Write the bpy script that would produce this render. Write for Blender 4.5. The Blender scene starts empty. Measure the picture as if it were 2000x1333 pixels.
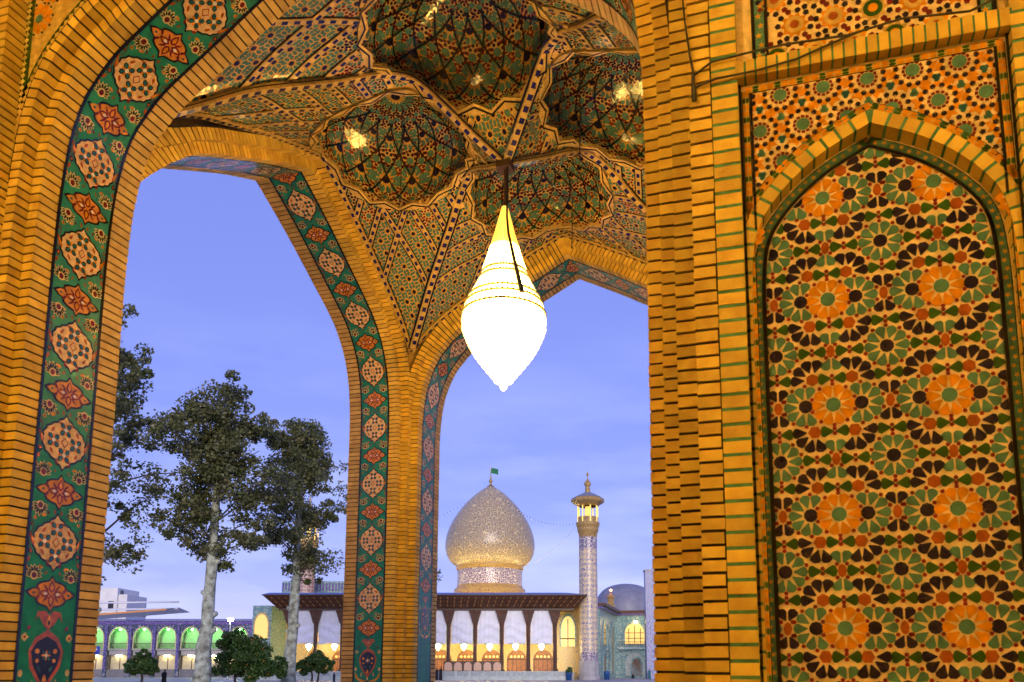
import bpy, bmesh, math, random
from math import sin, cos, pi, radians, sqrt, atan2, hypot
from mathutils import Vector, Matrix
from mathutils.geometry import tessellate_polygon
random.seed(7)
S = bpy.context.scene
COL = S.collection
EYE = 1.6
PSI = radians(16.1927)
# ------------------------------------------------------------------ camera
cam = bpy.data.cameras.new('camera'); camo = bpy.data.objects.new('camera', cam); COL.objects.link(camo)
camo.location = (0, 0, EYE); camo.rotation_euler = (radians(90 + 8.2252), 0, PSI)
cam.sensor_width = 36; cam.lens = 36 * 1567.9 / 2000
cam.shift_x = -0.0318; cam.shift_y = 0.205
cam.clip_start = 0.05; cam.clip_end = 3000
cam.dof.use_dof = True; cam.dof.focus_distance = 22; cam.dof.aperture_fstop = 5.0
S.camera = camo
S.render.resolution_x = 1024; S.render.resolution_y = 682
# ------------------------------------------------------------------ world (dusk)
W = bpy.data.worlds.new('World'); S.world = W; W.use_nodes = True
nt = W.node_tree; nt.nodes.clear()
def N(t, k, **kw):
    n = t.nodes.new(k)
    for a, b in kw.items(): setattr(n, a, b)
    return n
out = N(nt, 'ShaderNodeOutputWorld'); bg = N(nt, 'ShaderNodeBackground')
sky = N(nt, 'ShaderNodeTexSky', sky_type='NISHITA', sun_disc=False)
SUN_EL, SUN_ROT = radians(12), radians(158)
sky.sun_elevation = SUN_EL; sky.sun_rotation = SUN_ROT; sky.ozone_density = 2.0; sky.air_density = 1.0; sky.dust_density = 0.2
tint = N(nt, 'ShaderNodeMix', data_type='RGBA', blend_type='MULTIPLY'); tint.inputs[0].default_value = 1
tint.inputs[7].default_value = (1.35, 1.0, 1.45, 1)      # sky-only colour multiplier, tuned by hand for a violet-blue dusk
nt.links.new(sky.outputs[0], tint.inputs[6])
flat_blue = N(nt, 'ShaderNodeMix', data_type='RGBA'); flat_blue.inputs[0].default_value = .72; flat_blue.inputs[7].default_value = (1.32, 1.78, 5.4, 1)  # constant blue mixed over the sky to even out its gradient
nt.links.new(tint.outputs[2], flat_blue.inputs[6])
geo = N(nt, 'ShaderNodeTexCoord'); mp = N(nt, 'ShaderNodeMapping'); mp.inputs['Scale'].default_value = (2.2, 2.2, 9)
nz = N(nt, 'ShaderNodeTexNoise'); nz.inputs['Scale'].default_value = 1.7; nz.inputs['Detail'].default_value = 7; nz.inputs['Roughness'].default_value = .55
nt.links.new(geo.outputs['Generated'], mp.inputs[0]); nt.links.new(mp.outputs[0], nz.inputs['Vector'])
rmp = N(nt, 'ShaderNodeValToRGB'); rmp.color_ramp.elements[0].position = .42; rmp.color_ramp.elements[1].position = .70
nt.links.new(nz.outputs[0], rmp.inputs[0])
sep = N(nt, 'ShaderNodeSeparateXYZ'); nt.links.new(geo.outputs['Generated'], sep.inputs[0])
mr = N(nt, 'ShaderNodeMapRange'); mr.inputs[1].default_value = .02; mr.inputs[2].default_value = .42; mr.inputs[3].default_value = .62; mr.inputs[4].default_value = .0
nt.links.new(sep.outputs[2], mr.inputs[0])
mul = N(nt, 'ShaderNodeMath', operation='MULTIPLY'); nt.links.new(rmp.outputs[0], mul.inputs[0]); nt.links.new(mr.outputs[0], mul.inputs[1])
cl = N(nt, 'ShaderNodeMix', data_type='RGBA'); cl.inputs[7].default_value = (4.9, 5.3, 7.4, 1)
nt.links.new(mul.outputs[0], cl.inputs[0]); nt.links.new(flat_blue.outputs[2], cl.inputs[6]); nt.links.new(cl.outputs[2], bg.inputs[0])
bg.inputs[1].default_value = 0.1
nt.links.new(bg.outputs[0], out.inputs[0])
# sun: low, soft, behind the camera (after-glow)
sl = bpy.data.lights.new('sun', 'SUN'); sl.energy = 1.4; sl.angle = radians(25); sl.color = (1, .86, .74)
so = bpy.data.objects.new('sun', sl); COL.objects.link(so)
so.rotation_euler = (radians(90) - SUN_EL, 0, radians(180) - SUN_ROT)
S.view_settings.view_transform = 'Standard'; S.view_settings.look = 'None'; S.view_settings.exposure = .8; S.view_settings.gamma = 1
S.render.engine = 'CYCLES'

# ------------------------------------------------------------------ materials
MATS = {}
def mat(name, col, rough=.6, var=.0, nscale=6., spec=.5, bump=0., bscale=30., emit=None, estr=0., col2=None, metal=0., island=0., trans=0.):
    if name in MATS: return MATS[name]
    m = bpy.data.materials.new(name); m.use_nodes = True; t = m.node_tree; p = t.nodes['Principled BSDF']
    p.inputs['Base Color'].default_value = (*col, 1); p.inputs['Roughness'].default_value = rough
    p.inputs['Specular IOR Level'].default_value = spec; p.inputs['Metallic'].default_value = metal
    src = None
    if var or col2:
        g = N(t, 'ShaderNodeNewGeometry'); n = N(t, 'ShaderNodeTexNoise'); n.inputs['Scale'].default_value = nscale; n.inputs['Detail'].default_value = 5
        t.links.new(g.outputs['Position'], n.inputs['Vector'])
        mx = N(t, 'ShaderNodeMix', data_type='RGBA')
        c2 = col2 or tuple(c * (1 - var) for c in col)
        mx.inputs[6].default_value = (*col, 1); mx.inputs[7].default_value = (*c2, 1)
        r = N(t, 'ShaderNodeMapRange'); r.inputs[1].default_value = .35; r.inputs[2].default_value = .68; t.links.new(n.outputs[0], r.inputs[0])
        t.links.new(r.outputs[0], mx.inputs[0]); src = mx.outputs[2]
    if island:
        g = N(t, 'ShaderNodeNewGeometry'); oi = N(t, 'ShaderNodeObjectInfo')
        a = N(t, 'ShaderNodeMath', operation='ADD'); t.links.new(g.outputs['Random Per Island'], a.inputs[0]); t.links.new(oi.outputs['Random'], a.inputs[1])
        f = N(t, 'ShaderNodeMath', operation='FRACT'); t.links.new(a.outputs[0], f.inputs[0])
        r = N(t, 'ShaderNodeMapRange'); r.inputs[3].default_value = 1 - island; r.inputs[4].default_value = 1 + island * .5; t.links.new(f.outputs[0], r.inputs[0])
        hsv = N(t, 'ShaderNodeHueSaturation'); t.links.new(r.outputs[0], hsv.inputs['Value'])
        if src: t.links.new(src, hsv.inputs['Color'])
        else: hsv.inputs['Color'].default_value = (*col, 1)
        src = hsv.outputs[0]
    if src: t.links.new(src, p.inputs['Base Color'])
    if bump:
        n = N(t, 'ShaderNodeTexNoise'); n.inputs['Scale'].default_value = bscale; n.inputs['Detail'].default_value = 6
        g = N(t, 'ShaderNodeNewGeometry'); t.links.new(g.outputs['Position'], n.inputs['Vector'])
        b = N(t, 'ShaderNodeBump'); b.inputs['Strength'].default_value = bump; b.inputs['Distance'].default_value = .01
        t.links.new(n.outputs[0], b.inputs['Height']); t.links.new(b.outputs[0], p.inputs['Normal'])
    if emit: p.inputs['Emission Color'].default_value = (*emit, 1); p.inputs['Emission Strength'].default_value = estr
    if trans: p.inputs['Transmission Weight'].default_value = trans
    MATS[name] = m; return m
BR = mat('buff_brick', (.63, .43, .06), .75, col2=(.49, .295, .035), nscale=9, bump=.5, bscale=60, island=.27)
BRP = mat('pale_brick', (.52, .36, .12), .75, col2=(.40, .25, .07), nscale=9, bump=.5, bscale=60, island=.26)
MO = mat('dark_mortar', (.022, .014, .008), .9, var=.5, nscale=20)
def glaze(n, c, r=.14, var=.35, nscale=25, isl=.15, sp=.5): return mat(n, c, r, var=var, nscale=nscale, bump=.06, bscale=18, island=isl, spec=sp)
TQ = mat('turquoise_glaze', (.008, .20, .155), .3, var=.3, nscale=12, spec=.22, bump=.06, bscale=18)
CR = glaze('cream_glaze', (.56, .375, .105)); OR = glaze('orange_glaze', (.66, .25, .006)); GN = glaze('green_glaze', (.07, .185, .13))
DG = glaze('dark_green_glaze', (.022, .075, .008)); CRP = glaze('pale_cream_glaze', (.74, .55, .27), .3, sp=.25); NV = glaze('navy_glaze', (.014, .008, .028)); RU = glaze('rust_glaze', (.33, .075, .012))
RD = glaze('red_glaze', (.19, .008, .008)); BK = glaze('black_glaze', (.006, .005, .006)); BL = glaze('blue_glaze', (.012, .012, .12))
OR2 = glaze('ochre_glaze', (.58, .22, .025), .3, sp=.2); TL = glaze('teal_glaze', (.02, .11, .12)); WH = glaze('white_glaze', (.75, .72, .62)); GT = glaze('green_joint_glaze', (.08, .23, .12), .15)
MR = glaze('maroon_glaze', (.14, .012, .012)); CP = glaze('pink_cream_glaze', (.66, .46, .25), .35, sp=.2)

# ------------------------------------------------------------------ mesh helpers
class MB:
    def __init__(s): s.v = []; s.f = []; s.m = []; s.mats = []
    def mi(s, m):
        if m not in s.mats: s.mats.append(m)
        return s.mats.index(m)
    def face(s, pts, m):
        b = len(s.v); s.v += [tuple(p) for p in pts]; s.f.append(tuple(range(b, b + len(pts)))); s.m.append(s.mi(m))
    def hexa(s, c, m):      # 8 corners: bottom loop 0-3, top loop 4-7
        b = len(s.v); s.v += [tuple(p) for p in c]; k = s.mi(m)
        for q in ((0,3,2,1),(4,5,6,7),(0,1,5,4),(1,2,6,5),(2,3,7,6),(3,0,4,7)): s.f.append(tuple(b+i for i in q)); s.m.append(k)
    def box(s, x0, x1, y0, y1, z0, z1, m):
        s.hexa([(x0,y0,z0),(x1,y0,z0),(x1,y1,z0),(x0,y1,z0),(x0,y0,z1),(x1,y0,z1),(x1,y1,z1),(x0,y1,z1)], m)
    def lathe(s, prof, m, n=24, cx=0, cy=0, close=False, ph=0.):
        b = len(s.v); k = s.mi(m); L = len(prof)
        for i in range(n):
            a = 2*pi*i/n + ph
            for r, z in prof: s.v.append((cx + r*cos(a), cy + r*sin(a), z))
        for i in range(n):
            j = (i+1) % n
            for q in range(L-1): s.f.append((b+i*L+q, b+j*L+q, b+j*L+q+1, b+i*L+q+1)); s.m.append(k)
    def tube(s, pts, r, m, n=6, r2=None):
        pts = [Vector(p) for p in pts]; k = s.mi(m); b = len(s.v); L = len(pts)
        for i, p in enumerate(pts):
            d = (pts[min(i+1, L-1)] - pts[max(i-1, 0)]).normalized()
            a = d.orthogonal().normalized() if i == 0 else (a - d*a.dot(d)).normalized()
            c = d.cross(a); rr = r if r2 is None else r + (r2 - r)*i/max(1, L-1)
            if isinstance(r, (list, tuple)): rr = r[i]
            for q in range(n): s.v.append(tuple(p + (a*cos(2*pi*q/n) + c*sin(2*pi*q/n))*rr))
        for i in range(L-1):
            for q in range(n): s.f.append((b+i*n+q, b+i*n+(q+1) % n, b+(i+1)*n+(q+1) % n, b+(i+1)*n+q)); s.m.append(k)
        s.f.append(tuple(b+q for q in range(n))[::-1]); s.m.append(k); s.f.append(tuple(b+(L-1)*n+q for q in range(n))); s.m.append(k)
    def build(s, name, parent=None, smooth=False, kind=None):
        me = bpy.data.meshes.new(name); me.from_pydata(s.v, [], s.f)
        for m in s.mats: me.materials.append(m)
        if s.f: me.polygons.foreach_set('material_index', s.m)
        if smooth: me.polygons.foreach_set('use_smooth', [True]*len(s.f))
        me.update(); o = bpy.data.objects.new(name, me); COL.objects.link(o)
        if parent: o.parent = parent
        if kind: o['kind'] = kind
        return o
def tag(o, label, cat, group=None):
    o['label'] = label; o['category'] = cat
    if group: o['group'] = group
    return o
def thing(name, label, cat, loc=(0,0,0), rz=0, group=None):
    o = bpy.data.objects.new(name, None); COL.objects.link(o); o.location = loc; o.rotation_euler.z = rz
    return tag(o, label, cat, group)
def struct(o): o['kind'] = 'structure'; return o
def copy_tree(o, parent=None):
    c = o.copy(); COL.objects.link(c); c.parent = parent
    for ch in [x for x in bpy.data.objects if x.parent == o]: copy_tree(ch, c)
    return c
CF, CPH = 1567.9, radians(8.2252)
def screen(p):              # photo pixel of a world point; only used to rank which pieces show largest
    u, v, z = p[0], p[1], p[2]-EYE
    X = u*cos(PSI)+v*sin(PSI); Y = -u*sin(PSI)+v*cos(PSI); d = Y*cos(CPH)+z*sin(CPH)
    if d < .1: return None
    return 1063.5+CF*X/d, 1076.5-CF*(-Y*sin(CPH)+z*cos(CPH))/d, d
_cache = {}
def pieces(items, name, parent, limit=300, filt=None):
    """items: (corner list, faces or None, material). The largest in view become parts, the rest one joined part."""
    sc = []
    for it in items:
        c = it[0]; n = len(c); cen = [sum(p[k] for p in c)/n for k in range(3)]
        q = screen(cen); a = -1
        if q and -20 < q[0] < 2020 and -20 < q[1] < 1353 and (filt is None or filt(cen)):
            ext = max(hypot(*[c[i][k]-cen[k] for k in range(3)]) for i in range(n)); a = ext/q[2]
        sc.append((a, cen, it))
    sc.sort(key=lambda t: -t[0])
    rest = MB()
    for i, (a, cen, (c, fs, m)) in enumerate(sc):
        if i < limit and a > 0:
            loc = [tuple(round(p[k]-cen[k], 4) for k in range(3)) for p in c]
            key = (tuple(tuple(round(x, 3) for x in p) for p in loc), m.name, fs is None)
            me = _cache.get(key)
            if me is None:
                me = bpy.data.meshes.new(name)
                me.from_pydata(loc, [], fs or [(0,3,2,1),(4,5,6,7),(0,1,5,4),(1,2,6,5),(2,3,7,6),(3,0,4,7)])
                me.materials.append(m); _cache[key] = me
            o = bpy.data.objects.new(name, me); COL.objects.link(o); o.parent = parent; o.location = cen
        elif fs is None: rest.hexa(c, m)
        else:
            b = len(rest.v); rest.v += c; k = rest.mi(m)
            for f in fs: rest.f.append(tuple(b+x for x in f)); rest.m.append(k)
    if rest.f: rest.build(name + '_field', parent, kind='stuff')
def prism(poly2, fn, h0, h1, m):
    """a flat tile: polygon in (a,b), mapped by fn(a,b,h); front at h1"""
    n = len(poly2); c = [fn(a, b, h1) for a, b in poly2] + [fn(a, b, h0) for a, b in poly2]
    return (c, [tuple(range(n))] + [(i, (i+1) % n, n+(i+1) % n, n+i) for i in range(n)], m)
def interp(tab, x):
    if x <= tab[0][0]: return tab[0][1]
    for (a, b), (c, d) in zip(tab, tab[1:]):
        if x <= c: return b + (d-b)*(x-a)/(c-a)
    return tab[-1][1]
def smooth_tab(tab, n=8):   # catmull-rom refinement of a control polyline
    o = []
    for i in range(len(tab)-1):
        p0 = tab[max(i-1, 0)]; p1 = tab[i]; p2 = tab[i+1]; p3 = tab[min(i+2, len(tab)-1)]
        for k in range(n):
            t = k/n
            o.append(tuple(.5*((2*b)+(c-a)*t+(2*a-5*b+4*c-d)*t*t+(3*b-a-3*c+d)*t**3) for a, b, c, d in zip(p0, p1, p2, p3)))
    o.append(tab[-1]); return o

# ------------------------------------------------------------------ arches
HC = .0682
class Arch:
    def __init__(s, half, tab, zb, xf):
        s.a = half; s.xf = xf; s.zb = zb
        curve = smooth_tab(tab, 6)
        pts = [(half, zb)] + [(half-d, z+EYE) for d, z in curve]
        s.p = pts; s.cum = [0]
        for a, b in zip(pts, pts[1:]): s.cum.append(s.cum[-1]+hypot(b[0]-a[0], b[1]-a[1]))
        s.L = s.cum[-1]
        s.nrm = []
        for i in range(len(pts)):
            a, b = pts[max(i-1, 0)], pts[min(i+1, len(pts)-1)]
            l = hypot(b[0]-a[0], b[1]-a[1]); s.nrm.append(((b[1]-a[1])/l, -(b[0]-a[0])/l))
        a, b = pts[-2], pts[-1]; l = hypot(b[0]-a[0], b[1]-a[1]); n = ((b[1]-a[1])/l, -(b[0]-a[0])/l); s.nrm[-1] = (0, 1/n[1])
    def at(s, t, r):
        t = min(max(t, 0), s.L); lo, hi = 0, len(s.cum)-1
        while hi-lo > 1:
            m = (lo+hi)//2
            if s.cum[m] <= t: lo = m
            else: hi = m
        f = (t-s.cum[lo])/max(1e-9, s.cum[hi]-s.cum[lo])
        x = s.p[lo][0]+(s.p[hi][0]-s.p[lo][0])*f; z = s.p[lo][1]+(s.p[hi][1]-s.p[lo][1])*f
        nx = s.nrm[lo][0]+(s.nrm[hi][0]-s.nrm[lo][0])*f; nz = s.nrm[lo][1]+(s.nrm[hi][1]-s.nrm[lo][1])*f
        return max(x+nx*r, 0.), z+nz*r
    def pt(s, side, t, y, r):
        x, z = s.at(t, r); return s.xf(side*x, y, z)
    def bricks(s, blocks, m, gap=.014, sides=(-1, 1), s0=0.):
        n = round((s.L-s0)/HC); ds = (s.L-s0)/n; out = []
        for side in sides:
            for i in range(n):
                a = s0+i*ds+gap/2; b = s0+(i+1)*ds-gap/2
                if i == n-1: b = s.L-.001
                for (y0, y1, r0, r1, mm) in blocks:
                    j = random.uniform(-.002, .002)
                    out.append(([s.pt(side, a, y0+j, r0+j), s.pt(side, a, y1, r0+j), s.pt(side, a, y1, r1), s.pt(side, a, y0+j, r1),
                                 s.pt(side, b, y0+j, r0+j), s.pt(side, b, y1, r0+j), s.pt(side, b, y1, r1), s.pt(side, b, y0+j, r1)], None, mm or m))
        return out
    def sweep(s, mb, y0, y1, r0, r1, m, sides=(-1, 1), t0=0., t1=None, n=90):
        t1 = s.L if t1 is None else t1
        for side in sides:
            prev = None
            for i in range(n+1):
                t = t0+(t1-t0)*i/n
                c = [s.pt(side, t, y0, r0), s.pt(side, t, y1, r0), s.pt(side, t, y1, r1), s.pt(side, t, y0, r1)]
                if prev:
                    for q in range(4): mb.face([prev[q], prev[(q+1) % 4], c[(q+1) % 4], c[q]], m)
                prev = c
    def wall(s, mb, y0, y1, r, xm, zt, m):
        """solid spandrel wall round the opening between depths y0..y1"""
        for side in (-1, 1):
            prev = None
            for i in range(70):
                t = s.L*i/69; x, z = s.at(t, r)
                f = min(1, max(0, (t-s.cum[1])/(s.L-s.cum[1])))
                if t <= s.cum[1]: ox, oz = xm, z
                elif f < .5: ox, oz = xm, s.p[1][1]+(zt-s.p[1][1])*f*2
                else: ox, oz = xm*(1-(f-.5)*2), zt
                row = [s.xf(side*x, y0, z), s.xf(side*ox, y0, oz), s.xf(side*ox, y1, oz), s.xf(side*x, y1, z)]
                if prev:
                    for q in range(4): mb.face([prev[q], prev[(q+1) % 4], row[(q+1) % 4], row[q]], m)
                prev = row
W1, WB, W2 = .165, .49, .21; TH = W1+WB+W2; SS = .115
BCTAB = [(0,3.7),(.008,3.95),(.03,4.2),(.075,4.47),(.15,4.71),(.25,4.92),(.37,5.09),(.55,5.28),(.82,5.47),(1.15,5.66),(1.71,5.98),(2.1,6.19)]
uBi, vC, uAx, vAx = -5.63, 11.352, -2.945, 8.47
aC = uAx-(uBi+2*SS); aB = (vC-2*SS)-vAx
DTAB = [(0,3.1),(.008,3.45),(.03,3.8),(.075,4.11),(.15,4.35),(.25,4.52),(.44,4.73),(.71,4.925),(1.03,5.145),(1.37,5.385),(2.2865,6.0)]
vD, uDl, uDr = 4.311, -5.215, -.642
uDx = (uDl+uDr)/2; aD = (uDr-uDl)/2
archC = Arch(aC, BCTAB+[(aC, 6.375)], 0, lambda x, y, z: (uAx+x, vC+y, z))
archB = Arch(aB, BCTAB+[(aB, 6.455)], 0, lambda x, y, z: (uBi-y, vAx+x-(.45*(abs(x)/aB)**18 if x < 0 else 0), z))
archE = Arch(aB, BCTAB+[(aB, 6.455)], 0, lambda x, y, z: (2*uAx-uBi+y, vAx+x, z))
archD = Arch(aD, DTAB, 0, lambda x, y, z: (uDx+x, vD+y, z))

# ---- painted tile band: motifs in band coordinates (w across -1..1 of half width, s along), layered outlines
def ell(cx, cy, rx, ry, n=14, rot=0., lobes=0, amp=0.):
    o = []
    for i in range(n):
        a = 2*pi*i/n; k = 1+amp*cos(lobes*a); x = rx*k*cos(a); y = ry*k*sin(a)
        o.append((cx+x*cos(rot)-y*sin(rot), cy+x*sin(rot)+y*cos(rot)))
    return o
def leaf(cx, cy, l, w, rot):
    pts = [(-l, 0), (-.4*l, w), (.25*l, w*.85), (l, 0), (.25*l, -w*.85), (-.4*l, -w)]
    return [(cx+x*cos(rot)-y*sin(rot), cy+x*sin(rot)+y*cos(rot)) for x, y in pts]
def cartouche_outline(hw, hh):
    q = [(0, 1.04), (.12, .88), (.30, .80), (.36, .70), (.58, .63), (.66, .54), (.84, .46), (.88, .34), (1.0, .22), (.97, .08), (1.02, 0)]
    h = [(x*hw, y*hh) for x, y in q]; h2 = [(x, -y) for x, y in h[:-1]][::-1]
    r = h+h2; return r+[(-x, y) for x, y in r[1:-1]][::-1]
def star_outline(hw, hh):
    q = [(0, 1), (.13, .72), (.42, .62), (.56, .5), (.62, .28), (.82, .2), (1, 0)]
    h = [(x*hw, y*hh) for x, y in q]; h2 = [(x, -y) for x, y in h[:-1]][::-1]
    r = h+h2; return r+[(-x, y) for x, y in r[1:-1]][::-1]
def flower4(cx, cy, r, out):
    for k in range(4):
        a = k*pi/2+pi/4; out.append((ell(cx+r*.55*cos(a), cy+r*.55*sin(a), r*.5, r*.34, 6, a), BK, 4)); out.append((ell(cx+r*.58*cos(a), cy+r*.58*sin(a), r*.36, r*.22, 6, a), TL, 5))
    for k in range(4):
        a = k*pi/2; out.append((ell(cx+r*.5*cos(a), cy+r*.5*sin(a), r*.3, r*.16, 6, a), OR, 5))
    out.append((ell(cx, cy, r*.27, r*.27, 8), WH, 6))
def motif_cartouche(k=1.):
    o = []; hw, hh = .185, .235*k
    o.append((cartouche_outline(hw+.016, hh+.02), BK, 1)); o.append((cartouche_outline(hw, hh), CP, 2))
    r = .064
    for x, y in ((0, .118*k), (0, -.115*k), (.1, 0), (-.1, 0)): flower4(x, y, r, o)
    o.append(([(0, .042), (.035, 0), (0, -.042), (-.035, 0)], RU, 4)); o.append(([(0, .03), (.024, 0), (0, -.03), (-.024, 0)], CP, 5))
    for sx in (-1, 1):
        for sy in (-1, 1): o.append((leaf(sx*.11, sy*.098*k, .028, .012, sx*sy*-1.0), RU, 4)); o.append((leaf(sx*.05, sy*.17*k, .02, .009, sx*sy*-.6), RU, 4))
    return o
def motif_star(k=1.):
    o = []; hw, hh = .195, .145*k
    o.append((star_outline(hw+.026, hh+.02), BK, 1)); o.append((star_outline(hw, hh), OR2, 2))
    for a in range(4):
        an = a*pi/2; o.append((leaf(.062*cos(an), .062*sin(an)*k, .05, .028, an), MR, 3)); o.append((leaf(.062*cos(an), .062*sin(an)*k, .03, .015, an), OR, 4)); o.append((leaf(.07*cos(an+.78), .07*sin(an+.78)*k, .035, .009, an+.78), MR, 3))
    for sx in (-1, 1):
        o.append((leaf(sx*.052, 0, .018, .012, 0), WH, 5)); o.append((ell(sx*.15, 0, .012, .01, 6), TL, 4))
        for sy in (-1, 1): o.append((leaf(sx*.115, sy*.035*k, .032, .011, sx*sy*.9), MR, 4))
    o.append((ell(0, 0, .014, .014, 6), OR, 5)); return o
def motif_lotus(cx, cy, r, rot):
    o = []
    for k in range(9):
        a = rot+(k-4)*.42; R = r*(1-.05*abs(k-4))
        o.append((leaf(cx+.58*R*cos(a), cy+.58*R*sin(a), R*.46, R*.21, a), CRP, 2)); o.append((leaf(cx+.62*R*cos(a), cy+.62*R*sin(a), R*.28, R*.10, a), BK if k % 2 else DG, 3))
    o.append((ell(cx, cy, r*.40, r*.40, 9), CRP, 3)); o.append((ell(cx, cy, r*.25, r*.28, 8), MR, 4)); return o
def sprigs(y, k):
    o = []
    for sx in (-1, 1):
        o.append((leaf(sx*.20, y, .05, .016, pi/2-sx*.35), RU, 2)); o.append((leaf(sx*.20, y+.004, .032, .008, pi/2-sx*.35), OR, 3))
        o.append((ell(sx*.205, y-.1*k, .02, .02, 7), BK, 2)); o.append((ell(sx*.205, y-.1*k, .013, .013, 6), RU, 3))
        for fx, fy, fl, fr_, fm in ((.225, .05, .028, 1.2, RU), (.215, -.17, .03, 2.0, RU), (.11, -.225, .026, .4, OR2), (.12, .225, .026, -.4, OR2), (.225, .13, .02, .3, RD), (.03, .27, .022, 1.4, RU), (.085, .255, .018, .9, RD), (.225, -.235, .02, 1.1, OR2), (.06, -.27, .02, 2.2, RU)):
            o.append((leaf(sx*fx, y+fy*k, fl, fl*.42, fr_ if sx > 0 else pi-fr_), fm, 2))
        sc_ = [(sx*(.215+.018*sin(t*1.3)), y+(-.27+t*.045)*k) for t in range(13)]
        for (xa_, ya_), (xb_, yb_) in zip(sc_, sc_[1:]): o.append(([(xa_-.0035, ya_), (xa_+.0035, ya_), (xb_+.0035, yb_), (xb_-.0035, yb_)], MR, 1))
        o.append((leaf(sx*.055, y-.2*k, .02, .012, 1.2*sx), RD, 2)); o.append((leaf(sx*.19, y+.19*k, .018, .014, .8*sx), OR, 2)); o.append((ell(sx*.19, y+.19*k, .008, .008, 5), RD, 3))
    return o
def motif_vase():
    o = [([(0, .26), (.1, .2), (.15, .1), (.13, -.02), (.06, -.12), (0, -.19), (-.06, -.12), (-.13, -.02), (-.15, .1), (-.1, .2)], RU, 1)]
    o.append(([(0, .21), (.08, .17), (.125, .1), (.105, 0), (.05, -.09), (0, -.15), (-.05, -.09), (-.105, 0), (-.125, .1), (-.08, .17)], BK, 2))
    flower4(0, .07, .05, o)
    for sx in (-1, 1):
        o.append((ell(sx*.075, .1, .02, .02, 7), OR, 3)); o.append((ell(sx*.07, .03, .016, .016, 7), OR, 3)); o.append((leaf(sx*.05, -.03, .03, .012, sx*.9), TL, 3))
        o.append((ell(sx*.2, -.06, .02, .028, 8), CP, 2)); o.append((ell(sx*.19, .2, .028, .028, 9, 0, 5, .2), CP, 2)); o.append((ell(sx*.19, .2, .011, .011, 6), RU, 3))
        o.append(([(sx*.03, -.27), (sx*.12, -.25), (sx*.2, -.19), (sx*.215, -.1), (sx*.185, -.14), (sx*.15, -.2), (sx*.08, -.225), (sx*.03, -.235)], OR, 2))
        o.append((leaf(sx*.1, -.14, .035, .014, pi/2), CP, 2)); o.append((leaf(sx*.1, -.14, .018, .007, pi/2), RD, 3)); o.append((leaf(sx*.16, .27, .022, .013, 1), RD, 2))
        o.append(([(0, .25), (sx*.05, .3), (sx*.09, .36), (sx*.12, .31), (sx*.1, .39), (sx*.03, .4), (0, .36)], RU, 2))
    o.append((leaf(0, .32, .05, .022, pi/2), OR, 3)); o.append((ell(0, .31, .012, .02, 6), BK, 4)); o.append((leaf(0, -.1, .035, .02, pi/2), OR, 3)); o.append((leaf(0, -.2, .028, .014, pi/2), CP, 3))
    o.append((leaf(0, -.265, .04, .025, pi/2), RD, 3)); return o
def split_tri(t, lim):
    (a, b, c) = t; e = [(hypot(a[0]-b[0], a[1]-b[1]), 0), (hypot(b[0]-c[0], b[1]-c[1]), 1), (hypot(c[0]-a[0], c[1]-a[1]), 2)]
    l, i = max(e)
    if l < lim: return [t]
    if i == 1: a, b, c = b, c, a
    elif i == 2: a, b, c = c, a, b
    m = ((a[0]+b[0])/2, (a[1]+b[1])/2)
    return split_tri((a, m, c), lim)+split_tri((m, b, c), lim)
def paint(mb, polys, fn, lim=.11, lay=.0011):
    for poly, m, layer in polys:
        tri = tessellate_polygon([[Vector((x, y, 0)) for x, y in poly]])
        for t in tri:
            for q in split_tri(tuple(poly[i] for i in t), lim): mb.face([fn(x, y, layer*lay) for x, y in q], m)
def band(arch, parent, side, yc, s_star, per, s_bot, sgn=1, objs=True, s_top=None):
    """tile ground is swept elsewhere; stars at s_star+n*per, cartouches half way, vase at the foot"""
    k = per/.906; s_top = arch.L if s_top is None else s_top
    base = MB()
    def fn_at(s0): return lambda x, y, h: arch.pt(side, s0+y, yc+x*sgn, -.0005-h)
    n0 = math.ceil((s_bot+.75*k-s_star)/per)
    s = s_star+n0*per; first = s
    def emit(polys, s0, name):
        mb = MB(); paint(mb, [([(x, y) for x, y in p if True], m, l) for p, m, l in polys], fn_at(s0)); 
        if mb.f: mb.build(name, parent)
    def clipped(polys, s0):
        if s0+.3 < s_top: return polys
        o = []
        for p, m, l in polys:
            q = clip_half(p, 0, 1, s_top-s0-.002)
            if len(q) > 2: o.append((q, m, l))
        return o
    while s < s_top+.05:
        emit(clipped(motif_star(k), s), s, 'star_medallion')
        if s+per/2 < s_top+.2: emit(clipped(motif_cartouche(k), s+per/2), s+per/2, 'cartouche')
        for dy in (.147*k, per-.147*k):
            for sx in (-1, 1):
                if s+dy < s_top-.07: emit(motif_lotus(sx*.16, 0, .085, pi/2 if dy < .3 else -pi/2), s+dy, 'lotus_flower')
        paint(base, clipped(sprigs(0, k), s+per/2), fn_at(s+per/2))
        s += per
    if base.f: base.build('sprig_field', parent, kind='stuff')
    emit(motif_vase(), first-.145*k-.42*min(1, k+.1), 'vase_motif')
def clip_half(poly, nx, ny, d):     # keep nx*x+ny*y<=d
    o = []
    for i in range(len(poly)):
        a, b = poly[i], poly[(i+1) % len(poly)]; da = nx*a[0]+ny*a[1]-d; db = nx*b[0]+ny*b[1]-d
        if da <= 0: o.append(a)
        if da*db < 0: t = da/(da-db); o.append((a[0]+(b[0]-a[0])*t, a[1]+(b[1]-a[1])*t))
    return o
def clip_convex(poly, reg):         # reg counter-clockwise
    for i in range(len(reg)):
        a, b = reg[i], reg[(i+1) % len(reg)]; nx, ny = b[1]-a[1], -(b[0]-a[0])
        poly = clip_half(poly, nx, ny, nx*a[0]+ny*a[1])
        if len(poly) < 3: return []
    return poly

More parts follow.
